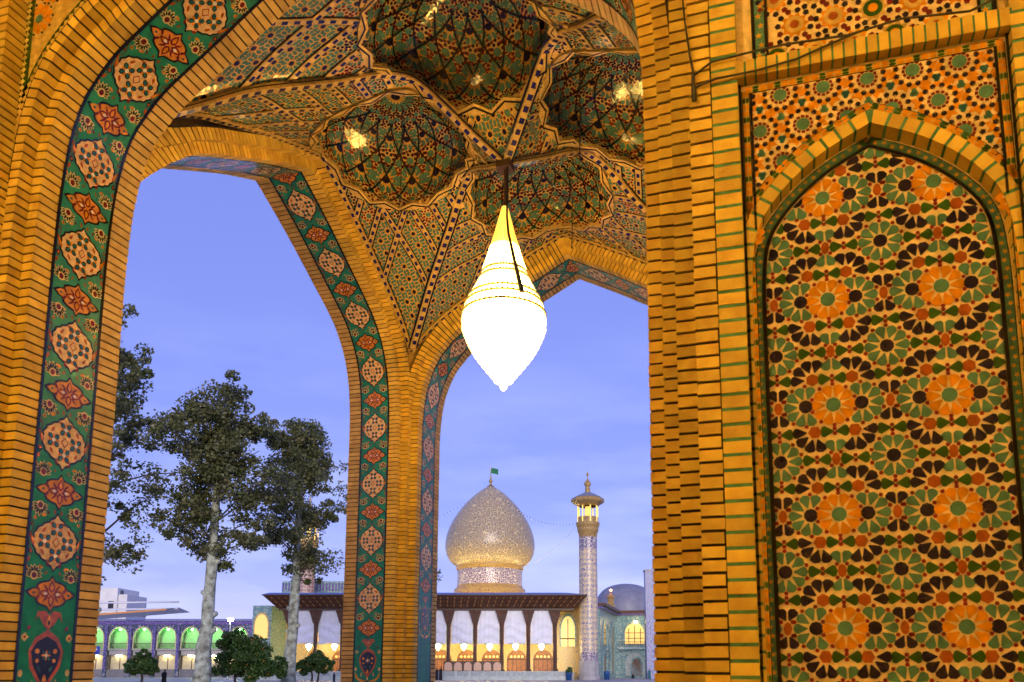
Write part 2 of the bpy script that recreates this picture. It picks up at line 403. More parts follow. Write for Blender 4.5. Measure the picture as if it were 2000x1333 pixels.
def make_archway(arch, name, label, inner_blocks, outer_blocks, bandy, star_s, per, s_bot, sgn, limit, filt, wallspec, sides=(-1, 1), bsides=(-1, 1)):
    root = thing(name, label, 'archway')
    its = arch.bricks(inner_blocks, BR, sides=sides)+arch.bricks(outer_blocks, BRP, sides=sides)
    pieces(its, 'brick', root, limit, filt)
    core = MB()
    for (y0, y1, r0, r1, m) in inner_blocks+outer_blocks: arch.sweep(core, y0+.009, y1-.004, r0+.009, r1+.02, MO, sides)
    core.build('mortar', root)
    tb = MB(); y0, y1 = bandy
    arch.sweep(tb, y0+.018, y1-.018, 0., .12, TQ, sides); tb.build('tile_band', root)
    ed = MB(); arch.sweep(ed, y0-.006, y0+.018, -.004, .1, BK, sides); arch.sweep(ed, y1-.018, y1+.006, -.004, .1, BK, sides); ed.build('black_edging', root)
    w = MB(); arch.wall(w, *wallspec); w.build('wall_mass', root)
    for sd in bsides: band(arch, root, sd, (y0+y1)/2, star_s, per, s_bot, sgn)
    return root
INB = [(0, W1, 0, SS, None), (-SS, .02, SS+.001, SS*2, None)]
OUTB = [(W1+WB, TH, 0, .16, None)]
make_archway(archC, 'archway', 'far brick archway framing the dome and the minaret, turquoise floral tile band inside', INB, OUTB, (W1, W1+WB), archC.L, .906, 1.4, 1, 300,
             lambda c: c[2] > 1.2 and (c[0] < uAx+1.3), (.02, TH-.015, .1, 3.1, 9.6, BRP))
make_archway(archB, 'archway', 'side brick archway framing the plane trees, turquoise floral tile band on its inner face', INB, OUTB, (W1, W1+WB), archB.L, .906, 1.4, -1, 300,
             lambda c: c[2] > 1.2 and c[1] > vAx-.6, (.02, TH-.015, .1, 3.4, 9.6, BRP))
make_archway(archE, 'archway', 'brick archway opposite the trees, hidden behind the near right pier', INB, OUTB, (W1, W1+WB), archE.L, .906, 1.4, 1, 0,
             None, (.02, TH-.015, .1, 3.4, 9.6, BRP), bsides=())
f1, f2, f3, f4 = .095, .185, .30, .415       # widths of the hall-side orders
o2, o3, o4 = .11, .24, .41                   # how far they step towards the hall
DIN = [(0, W1, 0, f1, None), (-o2, .02, f1+.001, f2, None)]
make_archway(archD, 'archway', 'near brick archway with stepped orders and a green floral tile band, left of the picture', DIN, [(W1+WB, TH, 0, .16, None)],
             (W1, W1+WB), .54+EYE, .775, 1.2, 1, 300, lambda c: True, (.02, TH-.015, .1, 3.2, 9.6, BRP))

# ------------------------------------------------------------------ near left frame of archway D (rectangular frame, spandrel mosaic)
def on_plane(v): return lambda u, z, h: (u, v-h, z+EYE)
fr = thing('frame_pier', 'dark brick frame pier at the left edge beside the near archway', 'pier')
its = []; xL = uDl-f2
n = int(9.0/HC)
for i in range(n):
    z0, z1 = i*HC+.008, (i+1)*HC-.008
    def bx(u0, u1, v0, v1): return [(u0, v0, z0), (u1, v0, z0), (u1, v1, z0), (u0, v1, z0), (u0, v0, z1), (u1, v0, z1), (u1, v1, z1), (u0, v1, z1)]
    its.append((bx(xL-.12, xL, vD-o3, vD-o2+.05), None, BR)); its.append((bx(xL-.26, xL-.121, vD-o4, vD-o3+.05), None, BR))
pieces(its, 'brick', fr, 160)
mb = MB(); mb.box(xL-.12, xL-.009, vD-o3+.009, vD+.1, 0, 9.6, MO); mb.box(xL-.3, xL-.13, vD-o4+.009, vD+.1, 0, 9.6, MO); mb.build('mortar', fr)
mb = MB(); mb.tube([(xL-.17, vD-o4-.05, 0), (xL-.17, vD-o4-.05, 9.4)], .028, mat('painted_pipe', (.2, .1, .04), .4), 10)
tag(mb.build('downpipe', smooth=True), 'brown vertical pipe running up the frame pier at the left edge', 'pipe')
sp = thing('spandrel_panel', 'mosaic spandrel above the near archway, top left corner', 'mosaic')
mb = MB(); F = on_plane(vD-o2+.03)
for k in range(60):
    t0, t1 = archD.cum[1]-.3+(archD.L-archD.cum[1]+.3)*k/60, archD.cum[1]-.3+(archD.L-archD.cum[1]+.3)*(k+1)/60
    a = archD.pt(-1, t0, -o2+.03, f2-.02); b = archD.pt(-1, t1, -o2+.03, f2-.02); kx = k/60; kx1 = (k+1)/60
    def oo(q): return (xL-.02+max(0, q-.5)*2*(uDx-xL+.02), a[1], 3.0+EYE+min(1, q*2)*4.9)
    mb.face([a, b, oo(kx1), oo(kx)], CR)
mb.build('ground', sp)

# rosette used all over the vault and the smaller panels
def rosette(cx, cy, R, n, cols, ph=0., ring=True):
    """centre, star ring, petals, outer dots"""
    c0, c1, c2, c3 = cols; o = []
    o.append(([(cx+.27*R*cos(2*pi*i/n+ph), cy+.27*R*sin(2*pi*i/n+ph)) for i in range(n)], c0))
    for i in range(n):
        a = 2*pi*i/n+ph
        def q(r, d): return (cx+r*R*cos(a+d), cy+r*R*sin(a+d))
        h = pi/n
        o.append(([q(.30, -h*.55), q(.56, 0), q(.30, h*.55)], c1))
        o.append(([q(.40, h), q(.60, h*.22), q(.80, h*.2), q(.95, h*.6), q(.98, h), q(.95, h*1.4), q(.80, h*1.8), q(.60, h*1.78)], c2))
        if ring: o.append(([q(1.02, -.09), q(1.09, 0), q(1.02, .09), q(.95, 0)], c3))
    return o
def dotrose(cx, cy, R, n, cols, ph=0.):
    c0, c1 = cols; o = [(ell(cx, cy, .38*R, .38*R, 9), c0)]
    for i in range(n):
        a = 2*pi*i/n+ph; o.append((ell(cx+.62*R*cos(a), cy+.64*R*sin(a), .17*R, .17*R, 6), c1))
        a += pi/n; o.append((ell(cx+.98*R*cos(a), cy+.98*R*sin(a), .17*R, .17*R, 6), c1))
    return o
its = []
for i in range(5):
    for j in range(16):
        cx, cy = xL+.12+i*.24+(j % 2)*.12, 3.5+j*.24
        if cy < interp([(d-f2, z+.3) for d, z in DTAB], cx-uDl): continue
        for p, m in rosette(cx, cy, .13, 10, (GN, OR, OR, NV)): its.append(prism(p, F, 0, .006, m))
pieces(its, 'tile', sp, 120)
bd = MB()
for k in range(70):     # zig-zag border along the frame and along the arch
    z = 3.2+k*.05; bd.face([F(xL+.02, z, .008), F(xL+.045, z+.025, .008), F(xL+.02, z+.05, .008), F(xL-.005, z+.025, .008)], CR)
    bd.face([F(xL-.02, z, .006), F(xL+.07, z, .006), F(xL+.07, z+.05, .006), F(xL-.02, z+.05, .006)], DG)
for k in range(60):
    t0 = archD.L-3.2+k*.05
    def A(dt, r, h): p = archD.pt(-1, t0+dt, -o2+.03-h, r); return p
    bd.face([A(0, f2+.01, .006), A(.05, f2+.01, .006), A(.05, f2+.09, .006), A(0, f2+.09, .006)], DG)
    bd.face([A(0, f2+.05, .009), A(.025, f2+.075, .009), A(.05, f2+.05, .009), A(.025, f2+.025, .009)], CR)
bd.build('border', sp)


# ------------------------------------------------------------------ near right pier and niche wall
nw = thing('niche_wall', 'brick pier and wall with tall pointed mosaic niche, green glazed joints, right of the picture', 'wall')
P0 = vD-o4; P1 = P0+.06; P2 = P1+.09
NL, NR = -.06, 1.135; NCX = (NL+NR)/2; NH = (NR-NL)/2        # niche opening
FL, FR = -.09, 1.175                                            # recess inside the rectangular frame
LZ0, LZ1 = 3.02, 3.115                                         # lintel (eye-relative)
TOPZ = 8.2
its = []
def bx(u0, u1, v0, v1, z0, z1): return [(u0, v0, z0+EYE), (u1, v0, z0+EYE), (u1, v1, z0+EYE), (u0, v1, z0+EYE), (u0, v0, z1+EYE), (u1, v0, z1+EYE), (u1, v1, z1+EYE), (u0, v1, z1+EYE)]
e3, e4, e5 = uDr+f3, uDr+f4, FL                                # column edges
for i in range(int((TOPZ+EYE)/HC)):
    z0, z1 = -EYE+i*HC+.0075, -EYE+(i+1)*HC-.0075
    for (u0, u1, v0, v1) in ((uDr+f2+.001, e3, vD-o3, vD-o2+.03), (e3+.001, e4, vD-o4, vD-o3+.03)):
        j = random.uniform(-.003, .003)
        its.append((bx(u0, u1-.003+j, v0+j, v1, z0+j*.4, z1+j*.4), None, BR))
GC = .0765; gj = .018; joints = MB()
for i in range(int((TOPZ+EYE)/GC)):
    z0 = -EYE+.03+i*GC
    if z0 < LZ1 and z0+GC > LZ1-.01: pass
    for (u0, u1, v0, v1) in ((e4+.003, e5-.002, P0+.002, P0+.1), (FR, FR+.1, P0+.002, P0+.1), (FR+.1, FR+.22, P0-.03, P0+.1)):
        j = random.uniform(-.002, .002)
        its.append((bx(u0, u1, v0+j, v1, z0, z0+GC-gj), None, BR))
        joints.box(u0, u1, v0+.004, v1, z0+EYE+GC-gj-.001, z0+EYE+GC+.001, GT)
for i in range(int((TOPZ+EYE)/HC)):          # plain running bond further right
    z0 = -EYE+i*HC
    for k in range(14):
        u0 = FR+.222+k*.215+(.1 if i % 2 and k else 0)
        its.append((bx(u0, FR+.222+(k+1)*.215+(.1 if i % 2 else 0)-.012, P0-.02+random.uniform(-.003, .003), P0+.03, z0+.007, z0+HC-.007), None, BR))
# lintel of soldier bricks
nb = 24; bw = (FR-FL+.02)/nb
for i in range(nb):
    u0 = FL-.01+i*bw
    its.append((bx(u0, u0+bw-.011, P0-.004, P1+.01, LZ0, LZ1), None, BR)); joints.box(u0+bw-.011, u0+bw, P0+.002, P1+.01, LZ0+EYE+.002, LZ1+EYE-.002, GT)
# voussoirs of the niche
NTAB = [(0, 1.80), (.004, 1.95), (.02, 2.12), (.05, 2.222), (.09, 2.293), (.155, 2.378), (.249, 2.471), (.345, 2.545), (.452, 2.608), (NH, 2.678)]
archN = Arch(NH, NTAB, 0, lambda x, y, z: (NCX+x, P1+y, z))
nv = round(archN.L/.0765); dv = archN.L/nv
for side in (-1, 1):
    for i in range(nv):
        a, b = i*dv+.008, (i+1)*dv-.008
        c = []
        for t in (a, b): c += [archN.pt(side, t, -.012, 0), archN.pt(side, t, .1, 0), archN.pt(side, t, .1, .068), archN.pt(side, t, -.012, .068)]
        its.append((c, None, BR)); c = []
        for t in (b-.001, (i+1)*dv+.008): c += [archN.pt(side, t, -.007, .004), archN.pt(side, t, .1, .004), archN.pt(side, t, .1, .068), archN.pt(side, t, -.007, .068)]
        joints.hexa(c, GT)
pieces(its, 'brick', nw, 300)
joints.build('green_joint', nw)
mb = MB(); mb.box(uDr+f2, e3-.012, vD-o3+.012, vD+.5, 0, 9.8, MO); mb.box(e3, e4, vD-o4+.012, vD+.5, 0, 9.8, MO)
mb.box(e4, e5-.035, P0+.02, vD+.5, 0, 9.8, MO); mb.box(e5-.034, FR+.3, P0+.2, vD+.5, 0, 9.8, MO); mb.box(FR+.2, 9.2, P0+.01, vD+.5, 0, 9.8, BRP); mb.box(FR+.003, FR+.199, P0+.02, P0+.19, 0, 9.8, MO); mb.build('mortar', nw)
# --- tile grounds (front faces at P1 and P2)
F1 = on_plane(P1); F2 = on_plane(P2)
g = MB(); arc = [archN.at(archN.L*i/60, .03) for i in range(61)]
top = LZ0+EYE
for side in (-1, 1):        # spandrel sheet round the niche opening
    for (xa, za), (xb, zb) in zip(arc, arc[1:]):
        def o(x, z): return (FR-NCX+.06 if z < 1.9+EYE else (FR-NCX+.06))
        fa, fb = [(NCX+side*x, z) for x, z in ((xa, za), (xb, zb))]
        if zb <= 1.85+EYE: oa, ob = (NCX+side*(FR-NCX), za), (NCX+side*(FR-NCX), zb)
        else:
            ka = max(0, (za-1.85-EYE)/(arc[-1][1]-1.85-EYE)); kb = (zb-1.85-EYE)/(arc[-1][1]-1.85-EYE)
            def oo(k): return (NCX+side*(FR-NCX)*min(1, 2*(1-k)), 1.85+EYE+(top-1.85-EYE)*min(1, 2*k))
            oa, ob = oo(ka), oo(kb)
        g.face([(fa[0], P1, fa[1]), (oa[0], P1, oa[1]), (ob[0], P1, ob[1]), (fb[0], P1, fb[1])], CRP)
g.box(FL, FR, P2, P2+.02, 0, 2.75+EYE, CRP)
g.box(FL-.0, FR, P1, P1+.02, LZ1+EYE+.002, 9.8, CRP)
g.build('tile_ground', nw)
def strip_path(mb, pts, w, F, h, m):
    for a, b in zip(pts, pts[1:]):
        dx, dz = b[0]-a[0], b[1]-a[1]; l = hypot(dx, dz); nx, nz = -dz/l*w/2, dx/l*w/2
        mb.face([F(a[0]+nx, a[1]+nz, h), F(b[0]+nx, b[1]+nz, h), F(b[0]-nx, b[1]-nz, h), F(a[0]-nx, a[1]-nz, h)], m)
def path_pts(pts, step):
    o = []; acc = 0.
    for a, b in zip(pts, pts[1:]):
        l = hypot(b[0]-a[0], b[1]-a[1])
        while acc <= l: f = acc/l; o.append((a[0]+(b[0]-a[0])*f, a[1]+(b[1]-a[1])*f, atan2(b[1]-a[1], b[0]-a[0]))); acc += step
        acc -= l
    return o
def chain_border(mb, pts, w, F, style):
    strip_path(mb, pts, w, F, .002, BK)
    strip_path(mb, pts, w*.8, F, .003, CR if style == 'hex' else GN)
    for k, (x, z, a) in enumerate(path_pts(pts, w*.92 if style == 'hex' else w*.95)):
        def L(px, pz): return (x+px*cos(a)-pz*sin(a), z+px*sin(a)+pz*cos(a))
        if style == 'hex':
            for sg in (-1, 1):
                m = OR if (k % 3) else DG
                q = [(-.46, .2*sg), (-.25, .38*sg), (.25, .38*sg), (.46, .2*sg), (.25, .03*sg), (-.25, .03*sg)]
                mb.face([F(*L(px*w, pz*w), .005) for px, pz in q], m)
        else:
            sg = 1 if k % 2 else -1
            s4 = []
            for i in range(10):
                r = (.34 if i % 2 == 0 else .13)*w; s4.append((r*cos(i*pi/5), r*sin(i*pi/5)+sg*.1*w))
            mb.face([F(*L(px, pz), .005) for px, pz in s4], CR); mb.face([F(*L(px, pz+sg*.1*w), .006) for px, pz in ell(0, 0, .15*w, .15*w, 6)], OR)
bd = MB()
na = [(NCX-x, z-EYE) for x, z in [archN.at(archN.L*i/80, -.028) for i in range(81)]]; na = na+[(2*NCX-x, z) for x, z in na[::-1][1:]]
chain_border(bd, na, .046, F2, 'star')
na2 = [(NCX-x, z-EYE) for x, z in [archN.at(archN.L*i/80, -.058) for i in range(81)]]; na2 = na2+[(2*NCX-x, z) for x, z in na2[::-1][1:]]
strip_path(bd, na2, .016, F2, .009, BK)
oa = [(NCX-x, z-EYE) for x, z in [archN.at(archN.L*(.30+.70*i/80), .09) for i in range(81)]]; oa = oa+[(2*NCX-x, z) for x, z in oa[::-1][1:]]
chain_border(bd, oa, .042, F1, 'hex')
chain_border(bd, [(FL+.035, -1.6), (FL+.035, LZ0-.035), (FR-.035, LZ0-.035), (FR-.035, -1.6)], .04, F1, 'hex')
strip_path(bd, [(FL+.007, -1.6), (FL+.007, LZ0)], .014, F1, .012, BK); strip_path(bd, [(FR-.007, -1.6), (FR-.007, LZ0)], .014, F1, .012, BK)
strip_path(bd, [(FL+.062, 2.2), (FL+.062, LZ0-.06)], .012, F1, .012, BK); strip_path(bd, [(FR-.062, 2.2), (FR-.062, LZ0-.06)], .012, F1, .012, BK)
chain_border(bd, [(FL+.12, LZ1), (FL+.12, 7.5)], .06, F1, 'star'); chain_border(bd, [(FR-.08, LZ1), (FR-.08, 7.5)], .06, F1, 'star')
for u in (FL+.085, FL+.155, FR-.115, FR-.045): strip_path(bd, [(u, LZ1), (u, 7.5)], .014, F1, .012, BK)
bd.build('tile_border', nw)
# --- main mosaic: ten-fold rosette pattern, transcribed cell (units of the cell)
CA, CB = .5195, .548; OX, OZ = .303, .729
U = CA/1144.
def petal(cx, cz, ang, r0, r1, hw, m, F, out, reg):
    def q(r, w): return (cx+r*cos(ang)-w*sin(ang), cz+r*sin(ang)+w*cos(ang))
    mid = r0+(r1-r0)*.66
    p = [q(r0, -.10*hw), q(mid, -hw), q(mid+(r1-mid)*.62, -hw*.82), q(r1, 0), q(mid+(r1-mid)*.62, hw*.82), q(mid, hw), q(r0, .10*hw)]
    out.append((p, m))
def deca(cx, cz, r, m, out, k=10, rx=1., rz=1., ph=pi/10):
    out.append(([(cx+r*rx*cos(2*pi*i/k+ph), cz+r*rz*sin(2*pi*i/k+ph)) for i in range(k)], m))
cell = []; dots = []
def rose(s, t, mc, mp, ks, r0=86, r1=231, hw=54, cen=73, dk=None):
    x, z = s*1144, t*1144*CB/CA
    deca(x, z, cen, mc, cell)
    for k in ks: petal(x, z, k*pi/5, r0, r1, hw, mp, None, cell, None)
    for k in (range(10) if dk is None else dk): dots.append((x+228*cos(pi/10+k*pi/5), z+228*sin(pi/10+k*pi/5)))
rose(0, 0, GN, OR, range(10), 86, 230, 55, 78)
rose(.5, .5, NV, GN, range(10))
for sg in (-1, 1):
    ks = [k for k in range(10) if cos(k*pi/5)*sg > -.45]
    rose(sg*.25, 0, NV, GN, ks, dk=[k for k in range(10) if cos(pi/10+k*pi/5)*sg > -.2])
    for tg in (-1, 1):
        x, z = sg*.178*1144, tg*.245*1144*CB/CA
        deca(x, z, 70, RU, cell, 6, ph=pi/6 if tg > 0 else 0)
        for k in range(10):
            a = k*pi/5
            if cos(a)*sg > -.4 and sin(a)*tg > -.05: petal(x, z, a, 84, 234, 58, NV, None, cell, None)
for (s, t) in ((0, .245), (0, -.245), (.17, .5), (-.17, .5), (.5, .25), (.5, -.25)):
    x, z = s*1144, t*1144*CB/CA
    for a in (0, pi): petal(x, z, a, 12, 150, 64, DG, None, cell, None)
    dots.append((x, z+27)); dots.append((x, z-27))
for (s, t) in ((.5, 0), (0, .5)):
    x, z = s*1144, t*1144*CB/CA
    cell.append(([(x-45, z), (x-30, z+52), (x, z+72), (x+30, z+52), (x+45, z), (x+30, z-52), (x, z-72), (x-30, z-52)], RU))
    for a in (-1, 1):
        for tg in (-1, 1):
            dots.append((x+a*50, z+tg*72))
            px, pz = x+a*55, z+tg*150
            petal(x, z+tg*52, tg*pi/2-a*tg*.47, 34, 176, 54, NV if t == 0 else GN, None, cell, None)
dd = []
for d in dots:
    if all(hypot(d[0]-e[0], d[1]-e[1]) > 34 for e in dd): dd.append(d)
reg = [(NCX+x, z-EYE) for x, z in [archN.at(archN.L*i/24, -.066) for i in range(25)]]; reg = reg+[(2*NCX-x, z) for x, z in reg[::-1][1:]]
reg[0] = (reg[0][0], -1.55); reg[-1] = (reg[-1][0], -1.55)
its = []; dotm = MB()
def inside(x, z): return NL < x < NR and -1.6 < z < 2.7
for i in range(-1, 3):
    for j in range(-5, 5):
        bx0, bz0 = OX+i*CA, OZ+j*CB
        for p, m in cell:
            q = [(bx0+x*U, bz0+z*U) for x, z in p]
            if not any(inside(*w) for w in q): continue
            q = clip_convex(q, reg)
            if len(q) > 2: its.append(prism(q, F2, 0, .0045, m))
        for x, z in dd:
            q = clip_convex([(bx0+(x+24*cos(k*pi/3))*U, bz0+(z+24*sin(k*pi/3))*U) for k in range(6)], reg)
            if len(q) > 2: dotm.face([F2(a, b, .006) for a, b in q], RD)
mo = thing('mosaic_panel', 'large star-rosette tile mosaic filling the pointed niche, orange green and navy', 'mosaic')
pieces(its, 'tile', mo, 300); dotm.build('red_dot_field', mo, kind='stuff')
# --- spandrel mosaic and the panel above the lintel
sm = thing('mosaic_panel', 'smaller rosette mosaic in the spandrels between niche arch and brick lintel', 'mosaic')
its = []
SREC = [(FL+.055, -1.6), (FR-.055, -1.6), (FR-.055, LZ0-.056), (FL+.055, LZ0-.056)]
def put(p, h, m):
    q = clip_convex(p, SREC)
    if len(q) > 2: its.append(prism(q, F1, 0, h, m))
for i in range(-1, 8):
    for j in range(-2, 7):
        cx, cz = NCX+.105+(i-3)*.21+(j % 2)*.105, 2.0+j*.185
        d = NH-abs(cx-NCX)
        if not (FL-.03 < cx < FR+.03 and cz < LZ0+.02 and cz > interp([(a, b+.06) for a, b in NTAB], d)): continue
        R = .1
        pl = [(ell(cx, cz, .034, .034, 12), GN)]
        for lay_, rr_, lb_, m_ in ((.0012, .1, .1, OR), (.0024, .068, .12, CRP)): put(ell(cx, cz, rr_, rr_, 48, 0, 12, lb_), lay_, m_) if cz > interp([(a, b+.2) for a, b in NTAB], d) else None
        for k in range(12):
            a = 2*pi*k/12; h = pi/12
            def q(r, dd_): return (cx+r*cos(a+dd_), cz+r*sin(a+dd_))
            pl.append(([q(.037, -h*.9), q(.05, -h*.7), q(.052, h*.7), q(.037, h*.9)], MR)); pl.append((ell(cx+.078*cos(a+h), cz+.078*sin(a+h), .0145, .0145, 5, a), NV))
            pl.append(([q(.055, h), q(.066, h*1.3), q(.075, h), q(.066, h*.7)], CR))
        for k in range(6):
            a = 2*pi*k/6+pi/6; pl.append((ell(cx+.112*cos(a), cz+.112*sin(a), .014, .014, 5), TL if k % 2 else GN)); pl.append(([(cx+.098*cos(a+.25), cz+.098*sin(a+.25)), (cx+.125*cos(a+.32), cz+.125*sin(a+.32)), (cx+.108*cos(a+.5), cz+.108*sin(a+.5))], OR))
        for p, m in pl:
          mx_, mz_ = sum(a for a, b in p)/len(p), sum(b for a, b in p)/len(p)
          if mz_ > interp([(a-.05, b+.075) for a, b in NTAB], NH-abs(mx_-NCX)): put(p, .004, m)
pieces(its, 'tile', sm, 150)
um = thing('mosaic_panel', 'cream and orange rosette mosaic above the brick lintel at top right', 'mosaic')
its = []
for i in range(-1, 7):
    for j in range(0, 12):
        cx, cz = FL+.2+i*.19+(j % 2)*.095, LZ1+.03+j*.165
        if not FL+.16 < cx < FR-.12: continue
        c0, c1 = ((RU, CR) if (i+j) % 3 else (OR, DG))
        pl = [(ell(cx, cz, .062, .062, 20, 0, 10, .16), OR if c0 == RU else CR), (ell(cx, cz, .047, .047, 20), c1), (ell(cx, cz, .024, .024, 10), c0)]
        for lay, (p, m) in enumerate(pl): its.append(prism([(x, max(z, LZ1+.004)) for x, z in p], F1, 0, .004+.002*lay, m))
        for k in range(11):
            a = 2*pi*k/11+.2; its.append(prism([(x, max(z, LZ1+.004)) for x, z in ell(cx+.083*cos(a), cz+.083*sin(a), .0165, .0165, 5, a)], F1, 0, .0042, NV if k % 3 else MR))
pieces(its, 'tile', um, 150)
# loose cables on the wall
cbm = mat('black_cable', (.02, .015, .012), .6)
mb = MB()
def wp(u, z, h=.02): return (u, P0-h, z+EYE)
mb.tube([wp(-.37, 3.75, .03), wp(-.35, 3.4), wp(-.33, 3.2), wp(-.315, 3.1), wp(-.315, 3.0), wp(-.312, 2.93)], [.005, .005, .006, .008, .012, .014], cbm, 6)
mb.tube([wp(-.315, 3.07), wp(-.22, 3.13), wp(-.05, 3.14), wp(.15, 3.145), wp(.45, 3.125), wp(.7, 3.155), wp(1.0, 3.12), wp(1.15, 3.17), wp(1.35, 3.26)], .006, cbm, 6)
mb.tube([wp(-.315, 3.0), wp(-.2, 3.03), wp(0, 3.03), wp(.2, 3.05), wp(.38, 3.1), wp(.5, 3.13)], .006, cbm, 6)
tag(mb.build('electric_cable', smooth=True), 'black electric cable stapled across the brick lintel at upper right', 'cable')

# ------------------------------------------------------------------ vault
vt = thing('vault', 'ribbed mosaic vault with four domed cells over the bay', 'vault')
UC, VC = -2.96, 8.48; XL, YF, YN = 2.56, 2.77, 3.05
GT_ = smooth_tab([(0, 6.04), (.12, 6.27), (.22, 6.48), (.30, 6.62), (.36, 6.6), (.43, 6.48), (.52, 6.24), (.62, 6.02), (.75, 5.72), (.88, 5.32), (1, 4.98)], 4)
MT_ = smooth_tab([(0, 6.04), (.1, 6.26), (.2, 6.5), (.3, 6.62), (.5, 6.68), (.8, 6.66), (1, 6.63)], 4)
HT_ = [(0, 0), (.04, .08), (.08, .15), (.16, .26), (.27, .39), (.45, .56), (.625, .72), (.8, .86), (1, 1)]
# the four triangular fields: map local (x across, y from the centre to the arch) to the plan
FIELDS = {'C': (lambda x, y: (UC+x, VC+y), YF, XL), 'D': (lambda x, y: (UC-x, VC-y), YN, XL), 'B': (lambda x, y: (UC-y, VC+x), XL, YF), 'E': (lambda x, y: (UC+y, VC-x), XL, YF)}
def vz(key, x, y):
    fn, Y, X = FIELDS[key]
    k = max(1e-4, min(1, y/Y)); Xs = X if not (key in 'BE' and ((x < 0) == (key == 'B'))) else YN
    xi = 1-min(1, abs(x)/(Xs*k))
    g = interp(GT_, k); m = interp(MT_, k)
    if key == 'D': m -= .25*max(0, k-.55)
    return g+(m-g)*interp(HT_, xi)
def vp(key, x, y, h=0.):            # point on the vault, h below the surface (towards the room)
    u, v = FIELDS[key][0](x, y); z = vz(key, x, y)
    if h:
        e = .03; zx = (vz(key, x+e, y)-vz(key, x-e, y))/(2*e); zy = (vz(key, x, y+e)-vz(key, x, max(0, y-e)))/(2*e)
        zx = max(-1.2, min(1.2, zx)); zy = max(-1.2, min(1.2, zy)); l = sqrt(1+zx*zx+zy*zy)
        du, dv = FIELDS[key][0](x+zx*h/l, y+zy*h/l)
        return (du, dv, z-h/l+EYE)
    return (u, v, z+EYE)
DR, DCY = 1.0, 1.5
def xs_at(key, s, y):
    fn, Y, X = FIELDS[key]; Xs = X if not (key in 'BE' and ((s < 0) == (key == 'B'))) else YN
    return Xs*y/Y
vm = MB(); mosaic = MB(); ribs = MB(); sq = MB(); lines = MB()
for key, (fn, Y, X) in FIELDS.items():
    ny, nx = 46, 40
    for j in range(ny):
        for i in range(nx):
            c = []
            for jj, ii in ((j, i), (j, i+1), (j+1, i+1), (j+1, i)):
                y = Y*jj/ny; t = -1+2*ii/nx; x = t*xs_at(key, t, y); c.append((x, y))
            mx, my = sum(a for a, b in c)/4, sum(b for a, b in c)/4
            if hypot(mx, my-DCY) < DR-.02: continue
            vm.face([vp(key, a, b) for a, b in c], CR)
    # field mosaic
    sp_ = .18
    for j in range(19):
        for i in range(-17, 18):
            x, y = (i+(j % 2)*.5)*sp_, .14+j*sp_*.87
            if y > Y-.04 or abs(x) > xs_at(key, x, y)-.02 or hypot(x, y-DCY) < DR-.0: continue
            far = hypot(x, y-DCY) > 1.5
            pl = rosette(x, y, .1, 10, (NV, OR, GN, RD)) if (i+j*2) % 3 or far else dotrose(x, y, .1, 9, (GN, MR if (i+j) % 2 else NV))
            for p, m in pl: mosaic.face([vp(key, a, b, .004) for a, b in p], m)
vm.build('vault_shell', vt, smooth=True); 
def rib(key, a, b, w=.07, hh=.016, objs=True, clipd=True, squares=True):
    L = hypot(b[0]-a[0], b[1]-a[1]); n = max(2, int(L/.055)); dx, dy = (b[0]-a[0])/L, (b[1]-a[1])/L; px, py = -dy, dx
    prev = None
    for i in range(n+1):
        t = L*i/n; x, y = a[0]+dx*t, a[1]+dy*t
        if (clipd and hypot(x, y-DCY) < DR+.03) or y < 0 or y > FIELDS[key][1]+.02: prev = None; continue
        def q(o, h): return vp(key, x+px*o, max(0, y+py*o), h)
        c = [q(-w/2, -.02), q(-w/2, hh), q(w/2, hh), q(w/2, -.02)]; e = [q(-w*.72, .005), q(w*.72, .005)]
        if prev:
            for k in range(3): ribs.face([prev[0][k], prev[0][k+1], c[k+1], c[k]], CR)
            lines.face([prev[1][0], prev[1][1], e[1], e[0]], BK)
            if squares and i % 2:
                p1, p2, c1, c2 = [Vector(t) for t in (prev[0][1], prev[0][2], c[1], c[2])]
                nn = (p2-p1).cross(c1-p1).normalized(); nn = nn if nn.z < 0 else -nn; nn *= .004
                sq.face([p1.lerp(p2, .22)+nn, p1.lerp(p2, .78)+nn, c1.lerp(c2, .78)+nn, c1.lerp(c2, .22)+nn], BL)
        prev = (c, e)
